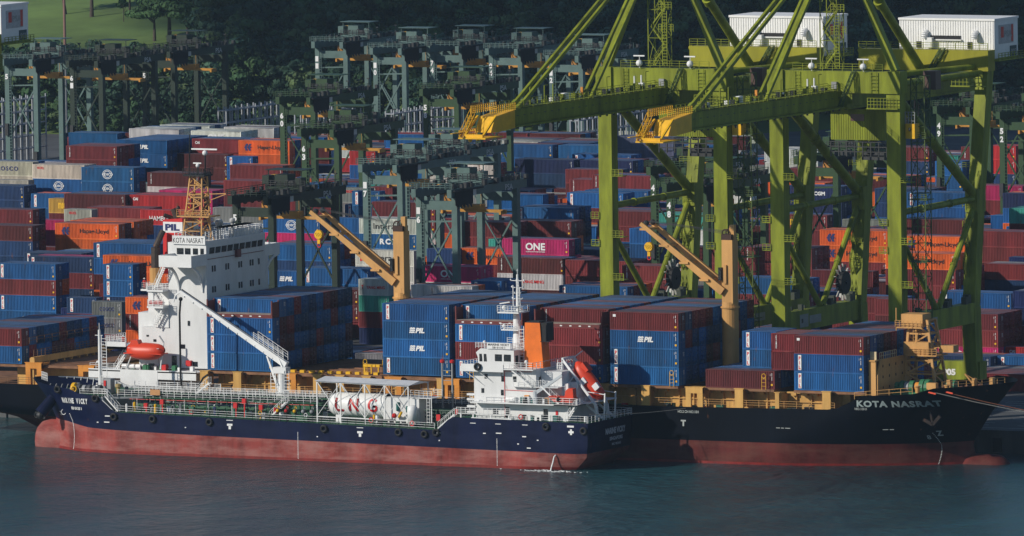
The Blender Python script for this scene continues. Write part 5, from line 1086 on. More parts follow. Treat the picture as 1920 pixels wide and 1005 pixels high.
# ===== ship-to-shore gantry cranes =====
SPL={'boom_fittings':'boom_fitting','beam_railing':'platform_railing','platforms':'leg_platform','floodlights':'floodlight','bogie_set':'bogie'}
def sts(x0,lab,num):
    e=thing('gantry_crane',lab,'gantry crane',(x0+10,46,GZ),'lime green ship-to-shore cranes')
    G=CRG; X=lambda v:x0+v; XC=X(10.5)
    def one(name,f,m=G,par=e):
        b=MB(); f(b)
        if name in SPL: return pieces(b,SPL[name],m,par)
        return b.build(name,m,par)
    XL=(X(0),X(20.9))
    for i,x in enumerate(XL):
        one('waterside_leg',lambda b:(b.box(x-1.2,x+1.2,29.9,32.1,8,57.3),b.box(x-1.4,x+1.4,29.6,32.4,57.3,60.9)))
        lx=x+(1.2 if i else 1.6)-1.4
        def ll(b):
            b.beam((lx,66,59.4),(lx,62.0,37.5),2.1,2.3); b.beam((lx,62.0,38.5),(lx,59.6,20),2.1,2.6,2.1,2.2); b.beam((lx,59.6,20.6),(lx,60.5,7.4),2.3,2.6); b.box(lx-1.1,lx+1.1,60,63.4,36,39.8)
        one('landside_leg',ll)
        one('tie_beam',lambda b:(b.box(x-.9,x+.9,32.1,59,18.0,21.3),b.box(x-1,x+1,32.1,35,16.4,18)))
        one('horizontal_brace',lambda b:(b.tube((x,32,38),(x,60.5,38.2),.55,12),b.tube((x,40,38.05),(x,40.5,38.05),.68,12),b.tube((x,51,38.1),(x,51.5,38.1),.68,12)))
        one('upper_brace',lambda b:(b.tube((x,31.6,56.6),(x,60.4,39),.78,14),b.tube((x,44,49.0),(x,44.8,48.5),.95,14)))
        one('lower_brace',lambda b:(b.tube((x,60.6,36.8),(x,46.4,21.3),.5,10),b.tube((x,52.6,28.1),(x,52.3,27.8),.62,10)))
        one('lower_brace',lambda b:(b.tube((x,32,34),(x,45.6,21.3),.5,10),))
        def bog(b):
            for y in(31,61): 
                b.box(x-3.6,x+3.6,y-.6,y+.6,5.6,7.0)
                for k in(-3,-1.2,1.2,3): b.tube((x+k,y-.4,4.2),(x+k,y+.4,4.2),.45,10); b.box(x+k-.6,x+k+.6,y-.5,y+.5,4.2,5.7)
        one('bogie_set',bog,DRK)
        one('leg_stair',lambda b:[b.stair((lx-.4,58.2+(k%2)*1.4-.02*k,22+k*2.6),(lx-.4,59.6-(k%2)*1.4,24.6+k*2.6),.7,(1,0,0)) for k in range(0,5)]+[b.rail([(lx-1.3,59.4,24+k*3.2),(lx+1.0,59.2,24+k*3.2)],1,.7,.035,2) for k in range(0,7)]+[b.ladder((lx-.9,60.4,22+k*5),(lx-.9,61.0,26+k*5),.6,.04) for k in range(3)])
    one('portal_beam',lambda b:b.box(X(1.4),X(19.5),30.0,32,57.3,60.8))
    one('landside_beam',lambda b:(b.box(X(-1.0),X(22.4),63.5,66.2,58.9,62.3),b.sph((X(-.9),64,62),.5,8,6)),mat('crane_green_sunlit',(.29,.275,.018),.5,0,.2,.4,rust=.08,streak=True,spec=.3))  # crane green lifted to yellow, sun on this beam put into its colour
    one('sill_beam',lambda b:(b.box(X(-1.4),X(22.2),29.9,32.1,6.9,9.4)))
    one('sill_beam',lambda b:(b.box(X(-1.4),X(22.2),59.6,62.2,6.9,11.5)))
    m=MB(); letters(m,num,(X(16.6),59.55,9.7),2.4,1.1,bold=.05); letters(m,'9',(X(0.4),29.88,18.4),.7,1.1,bold=.05); m.build('number',WHC,e)
    m=MB(); 
    for x in XL:
        m.mi(0).box(x+.91,x+.95,36,39.2,18.5,20.6).box(x+.91,x+.95,39.6,44,18.9,20.2).mi(1).box(x+.95,x+.97,36.6,37.2,19.2,19.9)
    m.build('sign_plates',[GRY,DRK],e)
    # boom and girder
    one('boom',lambda b:(b.box(XC-1.15,XC+1.15,-25,31,55.3,57.5),b.box(XC-1.5,XC+1.5,-25,31,54.75,55.05),b.box(XC-.9,XC+.9,-25,31,55.05,55.3),b.box(XC-1.3,XC+1.3,-25,31,57.5,57.62)))
    one('boom_stiffeners',lambda b:[b.box(XC+1.2,XC+1.52,y,y+.12,54.5,54.9) for y in np.arange(-24,85,2.4)]+[b.box(XC+1.15,XC+1.19,y,y+.6,56.5,56.62) for y in np.arange(-24,30,2.4)],DRK)
    one('rear_girder',lambda b:(b.box(XC-1.7,XC+1.7,31,84,54.9,57.6),b.box(XC-1.95,XC+1.95,31,84,54.6,54.95),b.box(XC-3,XC+3,30.2,31.8,55.6,57.3)))
    def tip(b):
        b.prism([(XC-1.4,-25,57.6),(XC-1.4,-25,54.7),(XC-1.4,-31,54.4),(XC-1.4,-33.4,54.5),(XC-1.4,-31.8,56.9)],(2.8,0,0)); b.beam((XC+1.6,-36.4,54.2),(XC+1.6,-32,57.0),.3,.3); b.beam((XC-1.6,-36.4,54.2),(XC-1.6,-32,57.0),.3,.3); b.box(XC-1.6,XC+1.6,-36.6,-36.3,53.9,54.4); b.box(XC-2.4,XC+2.4,-37.2,-31,53.7,53.9); b.box(XC-2.6,XC-2.2,-39.5,-28,54.6,54.7)
        for y in(-34.6,-32): b.sph((XC-1.6,y,53.4),.38,8,6)
    one('boom_tip',tip,YLT)
    one('tip_railing',lambda b:(b.rail([(XC-1.7,-34,57.5),(XC-1.7,-25.5,57.6)],1.2,.7,.05,3),b.rail([(XC+1.7,-34,57.5),(XC+1.7,-25.5,57.6)],1.2,.7,.05,3),b.rail([(XC-2.3,-37,53.9),(XC-2.3,-31,53.9)],1.1,.7,.05,2),b.stair((XC-2,-36.6,54),(XC-2,-33,57.2),.7,(1,0,0))),YLT)
    one('boom_walkway_rail',lambda b:(b.rail([(XC-1.3,-25,57.7),(XC-1.3,30,57.7)],1.1,1.6,.035,2),b.rail([(XC+1.3,-25,57.7),(XC+1.3,30,57.7)],1.1,1.6,.035,2),b.box(XC-1.0,XC+1.0,-24,30,57.7,57.8)))
    def fit(b):
        for y in(-17,-12,-9,10,24): b.mi(0).tube((XC,y,57.7),(XC,y,60.6),.12,6).beam((XC,y,60.6),(XC+.0,y+1.2,60.6),.1,.1)
        rr=random.Random(6)
        for i in range(30): y=rr.uniform(-20,29); b.mi(rr.choice((0,0,1,2))).box(XC-1.4,XC-.6,y,y+rr.uniform(.3,1.4),57.8,58+rr.random()*.9)
        b.mi(3).box(XC-1.2,XC-.8,3.0,3.3,57.7,59.4).mi(1).tube((XC-1,22,57.7),(XC-1,22,60),.16,6).tube((XC-1,24.5,57.7),(XC-1,24.5,60),.16,6)
    one('boom_fittings',fit,[G,WHC,DRK,YOR])
    AP=(XC,31,83.5)
    for x in XL: one('a_frame_leg',lambda b:b.beam((x,31,60.9),(XC+(x-XC)*.06,31,83.5),1.25,1.2,.9,.9))
    one('apex',lambda b:b.box(XC-1.6,XC+1.6,30,32.4,82.5,84.5))
    for dx in(-.7,.7):
        one('forestay',lambda b:(b.beam((XC+dx,-22.4,57.7),(XC+dx*.8,30.4,83.2),.42,.6),b.beam((XC+dx,-23.5,57.4),(XC+dx,-20.6,58.6),.55,.75)))
        one('forestay',lambda b:b.beam((XC+dx,2.9,57.7),(XC+dx*.8,30.6,83.0),.42,.6))
    one('backstay',lambda b:(b.tube((XC,31.8,83),(XC,63,59.2),.75,14),b.tube((XC,47,71.2),(XC,48,70.4),.92,14)))
    one('backstay',lambda b:(b.tube((XC-5.5,33,58.6),(X(19.8),63.4,59.6),.5,12),b.tube((XC+4.5,33,57.9),(X(21.0),63.4,58.6),.55,12)))
    # stair tower, elevator shaft
    one('stair_tower',lambda b:(lattice(b,X(6.6),X(9.6),33,35.5,60.9,X(6.6),X(9.6),33,35.5,84,5,.065),[b.stair((X(6.8)+(k%2)*2.6,34,61+k*3.2),(X(9.4)-(k%2)*2.6,34,64.2+k*3.2),.7) for k in range(6)],b.rail([(X(8.6),32.8,70.2),(X(11),32.8,70.2)],1.2,.6,.05,2),b.rail([(X(8.6),32.8,66.6),(X(11.3),32.8,66.6)],1.2,.6,.05,2),b.ladder((X(9.8),32.6,61),(X(9.8),32.6,70),.8,.06),b.rail([(X(5),32.8,73.5),(X(7),32.8,73.5)],1.2,.6,.05,2)))
    one('elevator_shaft',lambda b:(lattice(b,X(22.6),X(25.0),33.0,35.2,6,X(22.6),X(25.0),33.0,35.2,60,20,.07),[b.box(X(22.2),X(25.4),32.6,35.6,z,z+.12) for z in(20,30,40,50)],[b.rail([(X(22.2),32.6,z),(X(25.4),32.6,z)],1,.8,.035,2) for z in(20,30,40,50)]),mat('dark_lime',(.07,.11,.02),.6,0,.3))
    cx=X(20.9); one('elevator_cab',lambda b:(b.mi(0).box(cx+1.35,cx+3.0,31.6,33.4,50.0,52.4),b.mi(1).rail([(cx+1.35,31.6,52.4),(cx+3.0,31.6,52.4)],1.9,.5,.05,3),b.mi(2).box(cx+1.9,cx+2.3,31.57,31.6,51.2,51.8)),[YLT,GRY,GLS])
    one('electrical_house',lambda b:b.box(X(23.0),X(25.2),37,39,57.6,60.6),mat('brown_house',(.09,.05,.04),.5))
    one('beam_railing',lambda b:(b.rail([(X(3),30.1,60.8),(X(19),30.1,60.8)],1.2,1.7,.04,2),b.rail([(X(-1),63.6,62.3),(X(22.3),63.6,62.3)],1.2,1.5,.04,2),b.rail([(X(16.6),29.4,55.0),(X(21.8),29.4,55.0)],1.6,.6,.05,2),b.box(X(16.4),X(22),29.2,30,54.8,55.0),b.rail([(X(16.5),62,56.6),(X(22),62,56.6)],1.8,.7,.05,2),b.box(X(16.3),X(22.2),61.9,63,56.4,56.6),b.ladder((X(3.8),29.7,57.4),(X(3.8),29.7,60.8),.9,.05),b.ladder((X(17.5),29.7,57.4),(X(17.5),29.7,60.8),1.2,.05),b.rail([(X(-.5),29.5,16+0*3),(X(-.4),29.5,16)],.1)))
    one('platforms',lambda b:[ (b.box(x+1.2,x+3.2,29.7,31.5,z,z+.12),b.rail([(x+1.2,29.7,z),(x+3.2,29.7,z)],1.1,.6,.045,2)) for x in XL for z in(26,33,43)]+[(b.box(x-2.6,x-1.2,29.7,31,z,z+.12),b.rail([(x-2.6,29.7,z),(x-1.2,29.7,z)],1.1,.6,.045,2)) for x in XL for z in(31.5,36)])
    def lamps(b):
        for x in(X(6.6),X(15.8)): b.mi(0).sph((x,29.6,61.6),.55,10,8).box(x-1.0,x+1.0,29.5,29.7,62.7,62.9).tube((x,29.7,60.8),(x,29.7,62.8),.06)
        for x in (X(10.2),): b.mi(1).box(x,x+.9,29.4,29.9,58.0,59.1)
    one('floodlights',lamps,[WHC,GRY])
    one('beam_ladder',lambda b:(lattice(b,X(11.2),X(12.2),62.6,63.2,58,X(14),X(14.8),62.9,63.4,62.6,5,.06),lattice(b,X(12.4),X(13.0),27.0,27.5,55.2,X(13.8),X(14.4),29.4,29.9,60.8,6,.06)),mat('dark_lime',(.07,.11,.02),.6,0,.3))
    # machinery house
    hx0,hx1=X(5.1),X(22.2); h=MB()
    for i in range(int((hx1-hx0)/.45)): a=hx0+i*.45; h.box(a,a+.25,66.42,66.5,62.4,66.9)
    h.box(hx0,hx1,66.5,75.8,60.8,67.0).box(hx0-.15,hx1+.15,66.3,75.95,67.0,67.35); hh=h.build('machinery_house',mat('house_white',(.80,.80,.79),.5,0,.06),e)
    h=MB(); 
    for x in(X(10.0),X(19)): 
        for k in range(6): t0,t1=k/6*math.pi/2,(k+1)/6*math.pi/2; h.tube((x,66.4-.9*math.sin(t0),64.6+1.0*math.cos(t0)-.6),(x,66.4-.9*math.sin(t1),64.6+1.0*math.cos(t1)-.6),.5,12)
    h.box(X(10.2),X(11.4),65.4,66.4,62.5,64.2).box(X(11.4),X(16.4),66.0,66.4,63.7,63.9); pieces(h,'ventilation_hood',WHC,hh)
    h=MB(); h.box(X(10.7),X(16.2),66.36,66.42,63.9,64.5); 
    for x in(X(8.2),X(17.4)): h.box(x,x+.9,66.36,66.42,62.4,63.5)
    pieces(h,'vent_slot',BLK,hh)
    h=MB(); h.mi(0).box(hx1,hx1+.05,68.2,74,63.1,66.2).mi(1).box(hx1+.05,hx1+.07,69.0,70.1,64.1,65.9).box(hx1+.05,hx1+.07,73.1,73.9,63.3,66.1).mi(3); letters(h,'PSA',(hx1+.07,71.8,64.7),3,1.1,'x',bold=.04,eps=.01)
    h.mi(2).box(hx1,hx1+.06,72.6,75.2,60.9,62.6).mi(3); letters(h,num,(hx1+.09,73.9,61.6),2,1.0,'x',bold=.04); h.build('house_sign',[mat('sign_grey',(.42,.42,.44),.5,0,.2,2),REDP,mat('sign_dark',(.01,.05,.07),.5),GRY],hh)
    one('house_platform',lambda b:(b.box(hx0-2,hx1+.2,66.2,76,60.5,60.8),b.box(hx1,hx1+1,66,76,60.4,60.6),b.rail([(hx1+1,66,60.6),(hx1+1,76,60.6)],1.1,1.2,.05,2)))
    # trolley house and hanging loops
    tx=XC-3.6; one('trolley_house',lambda b:[b.box(tx,tx+9.8,36,42,49.3,54.3)]+[b.box(tx+i*.42,tx+i*.42+.2,35.94,36,49.4,54.2) for i in range(23)])
    one('trolley_window',lambda b:b.box(tx+3.6,tx+6.0,35.88,35.94,52.4,53.5),mat('pink_glass',(.10,.05,.045),.3)); one('trolley_frame',lambda b:(b.rail([(tx,35.9,46.6),(tx+10,35.9,46.6)],2.4,1.4,.09,2),b.box(tx+5,tx+9,37,41,46,47.2),b.sph((tx+6.5,37,47.6),.7,8,6)),DRK)
    def loops(b):
        for k in range(7):
            y0=44+k*3.0; 
            for d in(0,.35,.7):
                pts=[(XC-2.1+d,y0+1.5-1.5*math.cos(math.pi*t),54.4-6.3*math.sin(math.pi*t)**.6) for t in np.linspace(0,1,9)]; b.path(pts,.13,5)
    one('festoon_cables',loops,BLK)
    # cable reel
    rx=X(-.2)+1.2
    one('cable_reel',lambda b:(b.mi(0).lathe((rx,52.5,24.6),[(-.5,.3),(-.5,1.9),(.5,1.9),(.5,.3)],18,'x'),b.mi(1),[b.beam((rx-.2,52.5+1.6*math.cos(a),24.6+1.6*math.sin(a)),(rx-.2,52.5+3.1*math.cos(a),24.6+3.1*math.sin(a)),.35,.08) for a in np.linspace(0,2*math.pi,17)[:-1]]),[BLK,mat('reel_white',(.4,.4,.38),.5)])
    one('drive_machinery',lambda b:[b.box(x+dx,x+dx+s,y,y+s,21.3,21.3+s*1.3) for x in XL for (dx,y,s) in((-.6,35,.5),(.1,37,.7),(-.5,40,.4),(.1,48,.8),(-.6,50,1),(.1,55,.9),(-.4,56.6,1.1))],mat('dark_gear',(.04,.05,.035),.6))
    return e
sts(-36.55,'lime green gantry crane standing first from the left over the container ship','904'); sts(-5.5,'lime green gantry crane standing rightmost, over the ship bow','905'); sts(-193.6,'lime green gantry crane mostly outside the left edge, white house with sign','903')
# ===== yard gantry cranes =====
def rtg():
    e=thing('yard_crane','x','yard crane',(0,0,0),'green yard gantry cranes'); C=(.5,.5,.5)
    def one(name,f,m=OC,par=e):
        b=MB(); f(b); b.v=[(x,y,z if z<2 else z+4.5*min(1,(z-2)/14)) for x,y,z in b.v]; o=b.build(name,m,par); o.color=(.5,.5,.5,1) if m is OC else (1,1,1,1); return o
    for y in(0,23.5):
        for x in(0,7.2): one('leg',lambda b:b.box(x-.55,x+.55,y-.6,y+.6,1.6,20.9))
        one('cross_beam',lambda b:b.box(.6,6.6,y-.45,y+.45,18.6,20.2)); one('sill',lambda b:(b.box(-1.2,8.4,y-.5,y+.5,.9,1.7)))
        one('bracing',lambda b:(b.beam((.6,y,16.4),(6.6,y,16.6),.3,.3),b.beam((.5,y,8),(3.6,y,12),.28,.28),b.beam((6.7,y,15.8),(3.4,y,11.8),.28,.28),b.beam((.5,y,15.6),(3.6,y,12),.2,.2),b.beam((3.6,y,12),(6.7,y,8),.28,.28)))
        def wh(b):
            for x in(-.4,7.6): b.tube((x,y-.35,.8),(x,y+.35,.8),.8,12)
        one('wheel',wh,BLK)
    for x in(0,7.2):
        one('girder',lambda b:(b.box(x-.45,x+.45,-2.5,27,20.9,22.4)))
        one('girder_rail',lambda b:(b.rail([(x-.8,-2.5,22.4),(x-.8,27,22.4)],1.1,2,.05,2)))
    def loops(b):
        for k in range(9):
            y0=1+k*2.6; b.path([(-.9,y0+1.3-1.3*math.cos(math.pi*t),22.2-1.7*math.sin(math.pi*t)**.7) for t in np.linspace(0,1,6)],.12,5)
    one('festoon_cables',loops,BLK)
    def curtain(b):
        for k in range(16): y=-1.5+k*.42; b.path([(7.95,y,22.2),(7.95,y+.1,19.6-(k%3)*.3),(7.95,y+.25,19.5-(k%3)*.3),(7.95,y+.35,22.2)],.1,5)
        b.box(7.75,8.2,-2.2,9,22.0,22.25)
    one('cable_curtain',curtain,BLK)
    def clut(b):
        r=random.Random(3)
        for k in range(26): y=r.uniform(-2,26); x=r.choice((-.9,7.9,0,7.2)); s=r.uniform(.25,.7); b.box(x-s/2,x+s/2,y,y+s*1.5,22.4,22.5+s*1.4)
        for k in range(6): b.tube((7.9,k*4.5,22.4),(7.9,k*4.5,24.8),.06,5).box(7.6,8.2,k*4.5-.2,k*4.5+.2,24.7,24.9)
        b.box(-.4,.4,-1.2,-.7,8,10).box(6.7,7.7,-1.3,-.7,3,5.4)
    one('girder_clutter',clut,DRK)
    one('end_railing',lambda b:(b.rail([(-.5,-2.4,22.4),(7.7,-2.4,22.4)],1.1,1.2,.05,2),b.ladder((.9,-.8,2),(.9,-.8,20),.5,.05)))
    yt=14.; t=one('trolley',lambda b:(b.box(-.4,7.6,yt-2.4,yt+2.4,22.6,23.1),b.box(1,3.6,yt-1.6,yt+1.4,23.1,25.2),b.box(4.8,6.0,yt-1,yt+1,23.1,24.6),b.box(-1.6,-.2,yt-1.5,yt+.5,23.4,25.0),b.box(-.6,7,yt-2.4,yt+2.4,26.0,26.12),b.beam((0,yt-2,23),(0,yt-2,26),.12,.12),b.beam((6.6,yt-2,23),(6.6,yt-2,26),.12,.12)))
    one('drum',lambda b:(b.tube((4.2,yt-1.5,23.6),(4.2,yt+1.5,23.6),.6,10),b.rail([(-.4,yt-2.4,23.1),(7.6,yt-2.4,23.1)],1.1,1,.05,2)),DRK,t)
    one('yellow_panel',lambda b:b.box(-1.0,-.2,yt+.7,yt+2.0,23.3,25.0),YLT,t)
    s=one('spreader',lambda b:(b.box(-2.6,9.6,yt-.5,yt+.5,17.2,17.7),b.box(1.6,5.4,yt-.9,yt+.9,17.7,18.6),[b.box(x,x+.4,yt-1.2,yt+1.2,16.9,17.6) for x in(-2.6,9.2)],[b.beam((x,yt,18.6),(x,yt,22.6),.06,.06) for x in(2,5)]),mat('spreader_yellow',(.5,.24,.03),.5,0,.3))
    one('operator_cab',lambda b:(b.box(-.2,1.5,yt-4.4,yt-2.6,19.2,21.4)),mat('cab_orange',(.45,.2,.03),.5,0,.3))
    m=MB(); letters(m,'PSA',(7.72,19.8,25.9),3.0,1.1,'x',bold=.02); m.box(7.7,7.74,2.6,7.0,25.4,26.7); m.build('girder_lettering',mat('dull_white',(.5,.52,.5),.6),e)
    return e
rt=rtg(); rsnap=snapshot(rt)
RT_=[((134,128),'61','k','upright shaded green yard crane numbered 61 beside the left lamp mast'),((12,125),'5','t','pale teal yard crane at the far left edge'),((270,110),'45','k','shaded green yard crane standing before the trees right of crane 61'),
((594,92),'11','t','teal yard crane behind the right lamp mast'),((703,104),'10','t','teal yard crane with a tall pale leg, middle of the back row'),((810,100),'74','t','teal yard crane numbered 74 in the back row'),((920,105),'04','t','teal yard crane behind the first yellow boom tip'),((1033,118),'12','t','rightmost teal yard crane of the back row, behind the forestay'),
((528,197),'60','g','green yard crane numbered 60 left of the white reefer rows'),((569,258),'63','g','green yard crane numbered 63 above the white bridge'),((797,182),'58','g','green yard crane numbered 58 under the first yellow boom tip'),((757,305),'8','t','pale teal yard crane numbered 8 in the middle of the yard'),
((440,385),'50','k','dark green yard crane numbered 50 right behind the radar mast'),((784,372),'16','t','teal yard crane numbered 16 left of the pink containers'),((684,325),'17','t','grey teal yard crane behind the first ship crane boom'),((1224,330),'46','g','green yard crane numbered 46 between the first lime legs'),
((1254,362),'48','g','green yard crane numbered 48 just before crane 46'),((1500,310),'53','g','green yard crane numbered 53 between the two lime cranes'),((1760,215),'49','g','green yard crane numbered 49 behind the hanging cables'),((1878,225),'52','g','green yard crane at the right edge of the yard')]
GC={'k':(.010,.024,.013),'g':(.022,.058,.018),'t':(.085,.145,.135)}  # k: green darkened, cloud shade on the left cranes put into the colour
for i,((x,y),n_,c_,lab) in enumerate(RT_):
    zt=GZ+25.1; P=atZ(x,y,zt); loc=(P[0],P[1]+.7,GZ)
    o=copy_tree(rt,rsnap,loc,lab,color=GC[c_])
    for ch in kids(o):
        if ch.name.startswith('leg'): pass
    m=MB(); 
    for k,ch in enumerate(n_): letters(m,ch,(P[0],P[1]-.03,zt-2.2-k*1.6),.75,1.2,bold=.05)
    q=m.build('number',WHC); q.parent=o; q.data.transform(Matrix.Translation((-loc[0],-loc[1],-loc[2])))
for c in kids(rt):
    for g in kids(c): bpy.data.objects.remove(g)
    bpy.data.objects.remove(c)
bpy.data.objects.remove(rt)
# lamp masts
for (x,y,yb,lab) in((125,270,300,'tall grey lamp mast with rusty upper part, left of the yard'),(628,200,240,'tall grey lamp mast before the trees, centre left')):
    P=atZ(x,y,3.5); e=thing('lamp_mast',lab,'mast',(P[0],P[1],GZ),'lamp masts'); b=MB(); b.tube((P[0],P[1],GZ),(P[0],P[1],GZ+48),.34,10,.2); b.build('pole',GRY,e)
    b=MB(); b.tube((P[0],P[1],GZ+22),(P[0],P[1],GZ+36),.33,10,.28); b.build('rusty_sleeve',mat('rust_pole',(.22,.12,.10),.7),e)
    b=MB(); b.lathe((P[0],P[1],GZ+48),[(0,.3),(.3,1.6),(.8,1.6),(1,.2)],10); b.build('lamp_ring',GRY,e)
# reefer racks
RK=mat('rack_grey',(.30,.32,.35),.5,0,.1)
def rack(X,Y,n,m,lab,L=8.0):
    e=thing('reefer_rack',lab,'steel rack',(X,Y,GZ),'reefer racks'); b=MB()
    for i in range(n+1):
        for y in(0,2.2): b.beam((X+i*2.6,Y+y,GZ),(X+i*2.6,Y+y,GZ+14.8),.26,.26)
    for k in range(1,6):
        z=GZ+k*2.8
        for y in(0,2.2): b.beam((X,Y+y,z),(X+n*2.6,Y+y,z),.2,.24)
    b.build('frame',RK,e); b=MB()
    for k in range(1,6): b.box(X,X+n*2.6,Y+.1,Y+2.1,GZ+k*2.8-.08,GZ+k*2.8); b.rail([(X,Y-.05,GZ+k*2.8),(X+n*2.6,Y-.05,GZ+k*2.8)],1.1,2.6,.05,1)
    b.build('walkway',RK,e); b=MB()
    for k in range(5): b.stair((X+n*2.6-2.4 if k%2 else X+n*2.6-.2,Y+1,GZ+k*2.8),(X+n*2.6-.2 if k%2 else X+n*2.6-2.4,Y+1,GZ+(k+1)*2.8),.7)
    b.build('stair',RK,e)
def rackY(X,Y,n,lab):
    e=thing('reefer_rack',lab,'steel rack',(X,Y,GZ),'reefer racks'); b=MB()
    for i in range(n+1):
        for x in(0,2.0): b.beam((X+x,Y+i*2.7,GZ),(X+x,Y+i*2.7,GZ+14.8),.26,.26)
    for k in range(1,6):
        for x in(0,2.0): b.beam((X+x,Y,GZ+k*2.8),(X+x,Y+n*2.7,GZ+k*2.8),.2,.24)
        b.beam((X,Y,GZ+k*2.8),(X+2,Y,GZ+k*2.8),.2,.24)
    b.build('frame',RK,e); b=MB()
    for k in range(1,6): b.box(X+.1,X+1.9,Y,Y+n*2.7,GZ+k*2.8-.08,GZ+k*2.8)
    b.build('walkway',RK,e)
rackY(-437,500,14,'white grey open steel rack on the far left side of the yard'); rackY(-436.9,482,6,'lower open steel rack at the left edge nearest the containers')
rackY(-280,496,13,'open steel rack right of the hanging yellow boom tip'); rackY(-372,505,10,'open steel rack among the white reefers'); rackY(-350,500,10,'open steel rack beside the white reefers'); rackY(-330,505,12,'open steel rack under the back row of teal cranes')
# person in red by the exhaust pipe
def person(P,lab,coat,s=1.0):
    e=thing('person',lab,'person',P); x,y,z=P; b=MB()
    b.mi(1).tube((x-.1,y,z),(x-.1,y,z+.85),.085,8,.11).tube((x+.1,y,z),(x+.12,y,z+.85),.085,8,.11)
    b.mi(0).lathe((x,y,z+.8),[(0,.19),(.2,.18),(.45,.22),(.6,.2),(.68,.08)],12); b.tube((x-.22,y,z+1.38),(x-.3,y-.15,z+1.0),.065,8,.05).tube((x-.3,y-.15,z+1.0),(x-.2,y-.35,z+1.05),.05,8,.04).tube((x+.22,y,z+1.38),(x+.3,y-.12,z+1.0),.065,8,.05).tube((x+.3,y-.12,z+1.0),(x+.22,y-.33,z+1.1),.05,8,.04)
    b.mi(2).tube((x,y,z+1.45),(x,y,z+1.56),.06,8).sph((x,y,z+1.66),.115,10,8,(.9,1,1.15)).sph((x-.2,y-.38,z+1.06),.05,6,5).sph((x+.22,y-.36,z+1.11),.05,6,5)
    b.build('body',[coat,coat,mat('skin',(.35,.18,.11),.6)],e,smooth=True)
    b=MB(); b.sph((x,y,z+1.72),.145,10,8,(1,1.1,.75)).box(x-.15,x+.15,y-.2,y+.1,z+1.68,z+1.71); b.build('helmet',WHC,e)
    b=MB(); b.box(x-.2,x-.02,y-.2,y+.1,z-.02,z+.09).box(x+.02,x+.2,y-.2,y+.1,z-.02,z+.09); b.build('boots',BLK,e)
person((-109.1,4.9,24.7),'worker in red coveralls and white helmet standing beside the rusty exhaust pipe',mat('coverall_red',(.5,.03,.02),.7))
person((-110.6,.2,15.6),'worker in red coveralls on the white platform beside the orange-red lifeboat',mat('coverall_red',(.5,.03,.02),.7))
person((-84.5,-16.3,6.45),'worker in dark blue coveralls on the green tanker deck left of the manifold',mat('coverall_blue',(.02,.04,.12),.7))
person((-107.0,-15.0,9.22),'worker in white top on the tanker forecastle beside the winches',WHC)
# ===== hill, golf course, forest =====
def toe(x): return 612+.03*(x+400)+75*max(0,min(1,(x+335)/40))
def hz(x,y):
    t=y-toe(x); 
    if t<0: return GZ-3*min(1,-t/30)-.02
    L=lerp(x,[(-560,0),(-505,0),(-430,1)])   # 0 golf, 1 forest slope
    g=lerp(t,[(0,3.45),(10,4.2),(44,17),(300,36),(700,60)]); f=lerp(t,[(0,3.45),(60,16),(300,62),(700,95)])
    r=g*(1-L)+f*L
    return r+ .9*math.sin(x*.03+y*.021)*min(1,t/60)
xs=np.arange(-1100,420,9.5); ys=np.concatenate([np.arange(590,860,6),np.arange(860,1400,20)]); V=[];F=[]
for y in ys:
    for x in xs: V.append((x,y,hz(x,y)))
nx=len(xs)
for j in range(len(ys)-1):
    for i in range(nx-1): a=j*nx+i; F.append((a,a+1,a+nx+1,a+nx))
GR=mat('golf_grass',(.12,.19,.045),.9,0,.4,.03,bump=.2)
me=bpy.data.meshes.new('hill'); me.from_pydata(V,[],F); me.materials.append(GR); me.polygons.foreach_set('use_smooth',[True]*len(F)); o=bpy.data.objects.new('hill',me); COL.objects.link(o); tag(o,kind='structure')
# trees: leaf clumps
LM=bpy.data.materials.new('foliage'); LM.use_nodes=True; N=LM.node_tree.nodes; l=LM.node_tree.links; b=N['Principled BSDF']; b.inputs['Roughness'].default_value=.75; b.inputs['Specular IOR Level'].default_value=.2
vc=N.new('ShaderNodeVertexColor'); vc.layer_name='leaf'; l.new(vc.outputs[0],b.inputs['Base Color'])
BARK=mat('bark',(.07,.055,.045),.9,0,.3,2)
def crown(rng,n,R,H,flat,size):
    """n leaf-clump quads spread through lobes; returns (n,4,3) verts"""
    k=max(5,int(R*2.2)); lob=np.stack([rng.normal(0,R*.48,k),rng.normal(0,R*.48,k),H*(.30+.65*rng.random(k))],1); lr=R*(.28+.30*rng.random(k))
    w=rng.integers(0,k,n); d=rng.normal(size=(n,3)); d/=np.linalg.norm(d,axis=1)[:,None]; rr=(.55+.45*rng.random(n)**.5)*lr[w]
    c=lob[w]+d*rr[:,None]*np.array([1.15,1.15,flat]); nrm=d+rng.normal(0,.3,(n,3)); nrm/=np.linalg.norm(nrm,axis=1)[:,None]
    a=np.cross(nrm,rng.normal(size=(n,3))); a/=np.linalg.norm(a,axis=1)[:,None]+1e-9; bb=np.cross(nrm,a); s=size*(.55+.9*rng.random(n))[:,None]
    q=np.stack([c-a*s-bb*s*.6,c+a*s-bb*s*.45,c+a*s*.8+bb*s*.7,c-a*s*.7+bb*s*.55],1); return q,rng.random(k)[w]
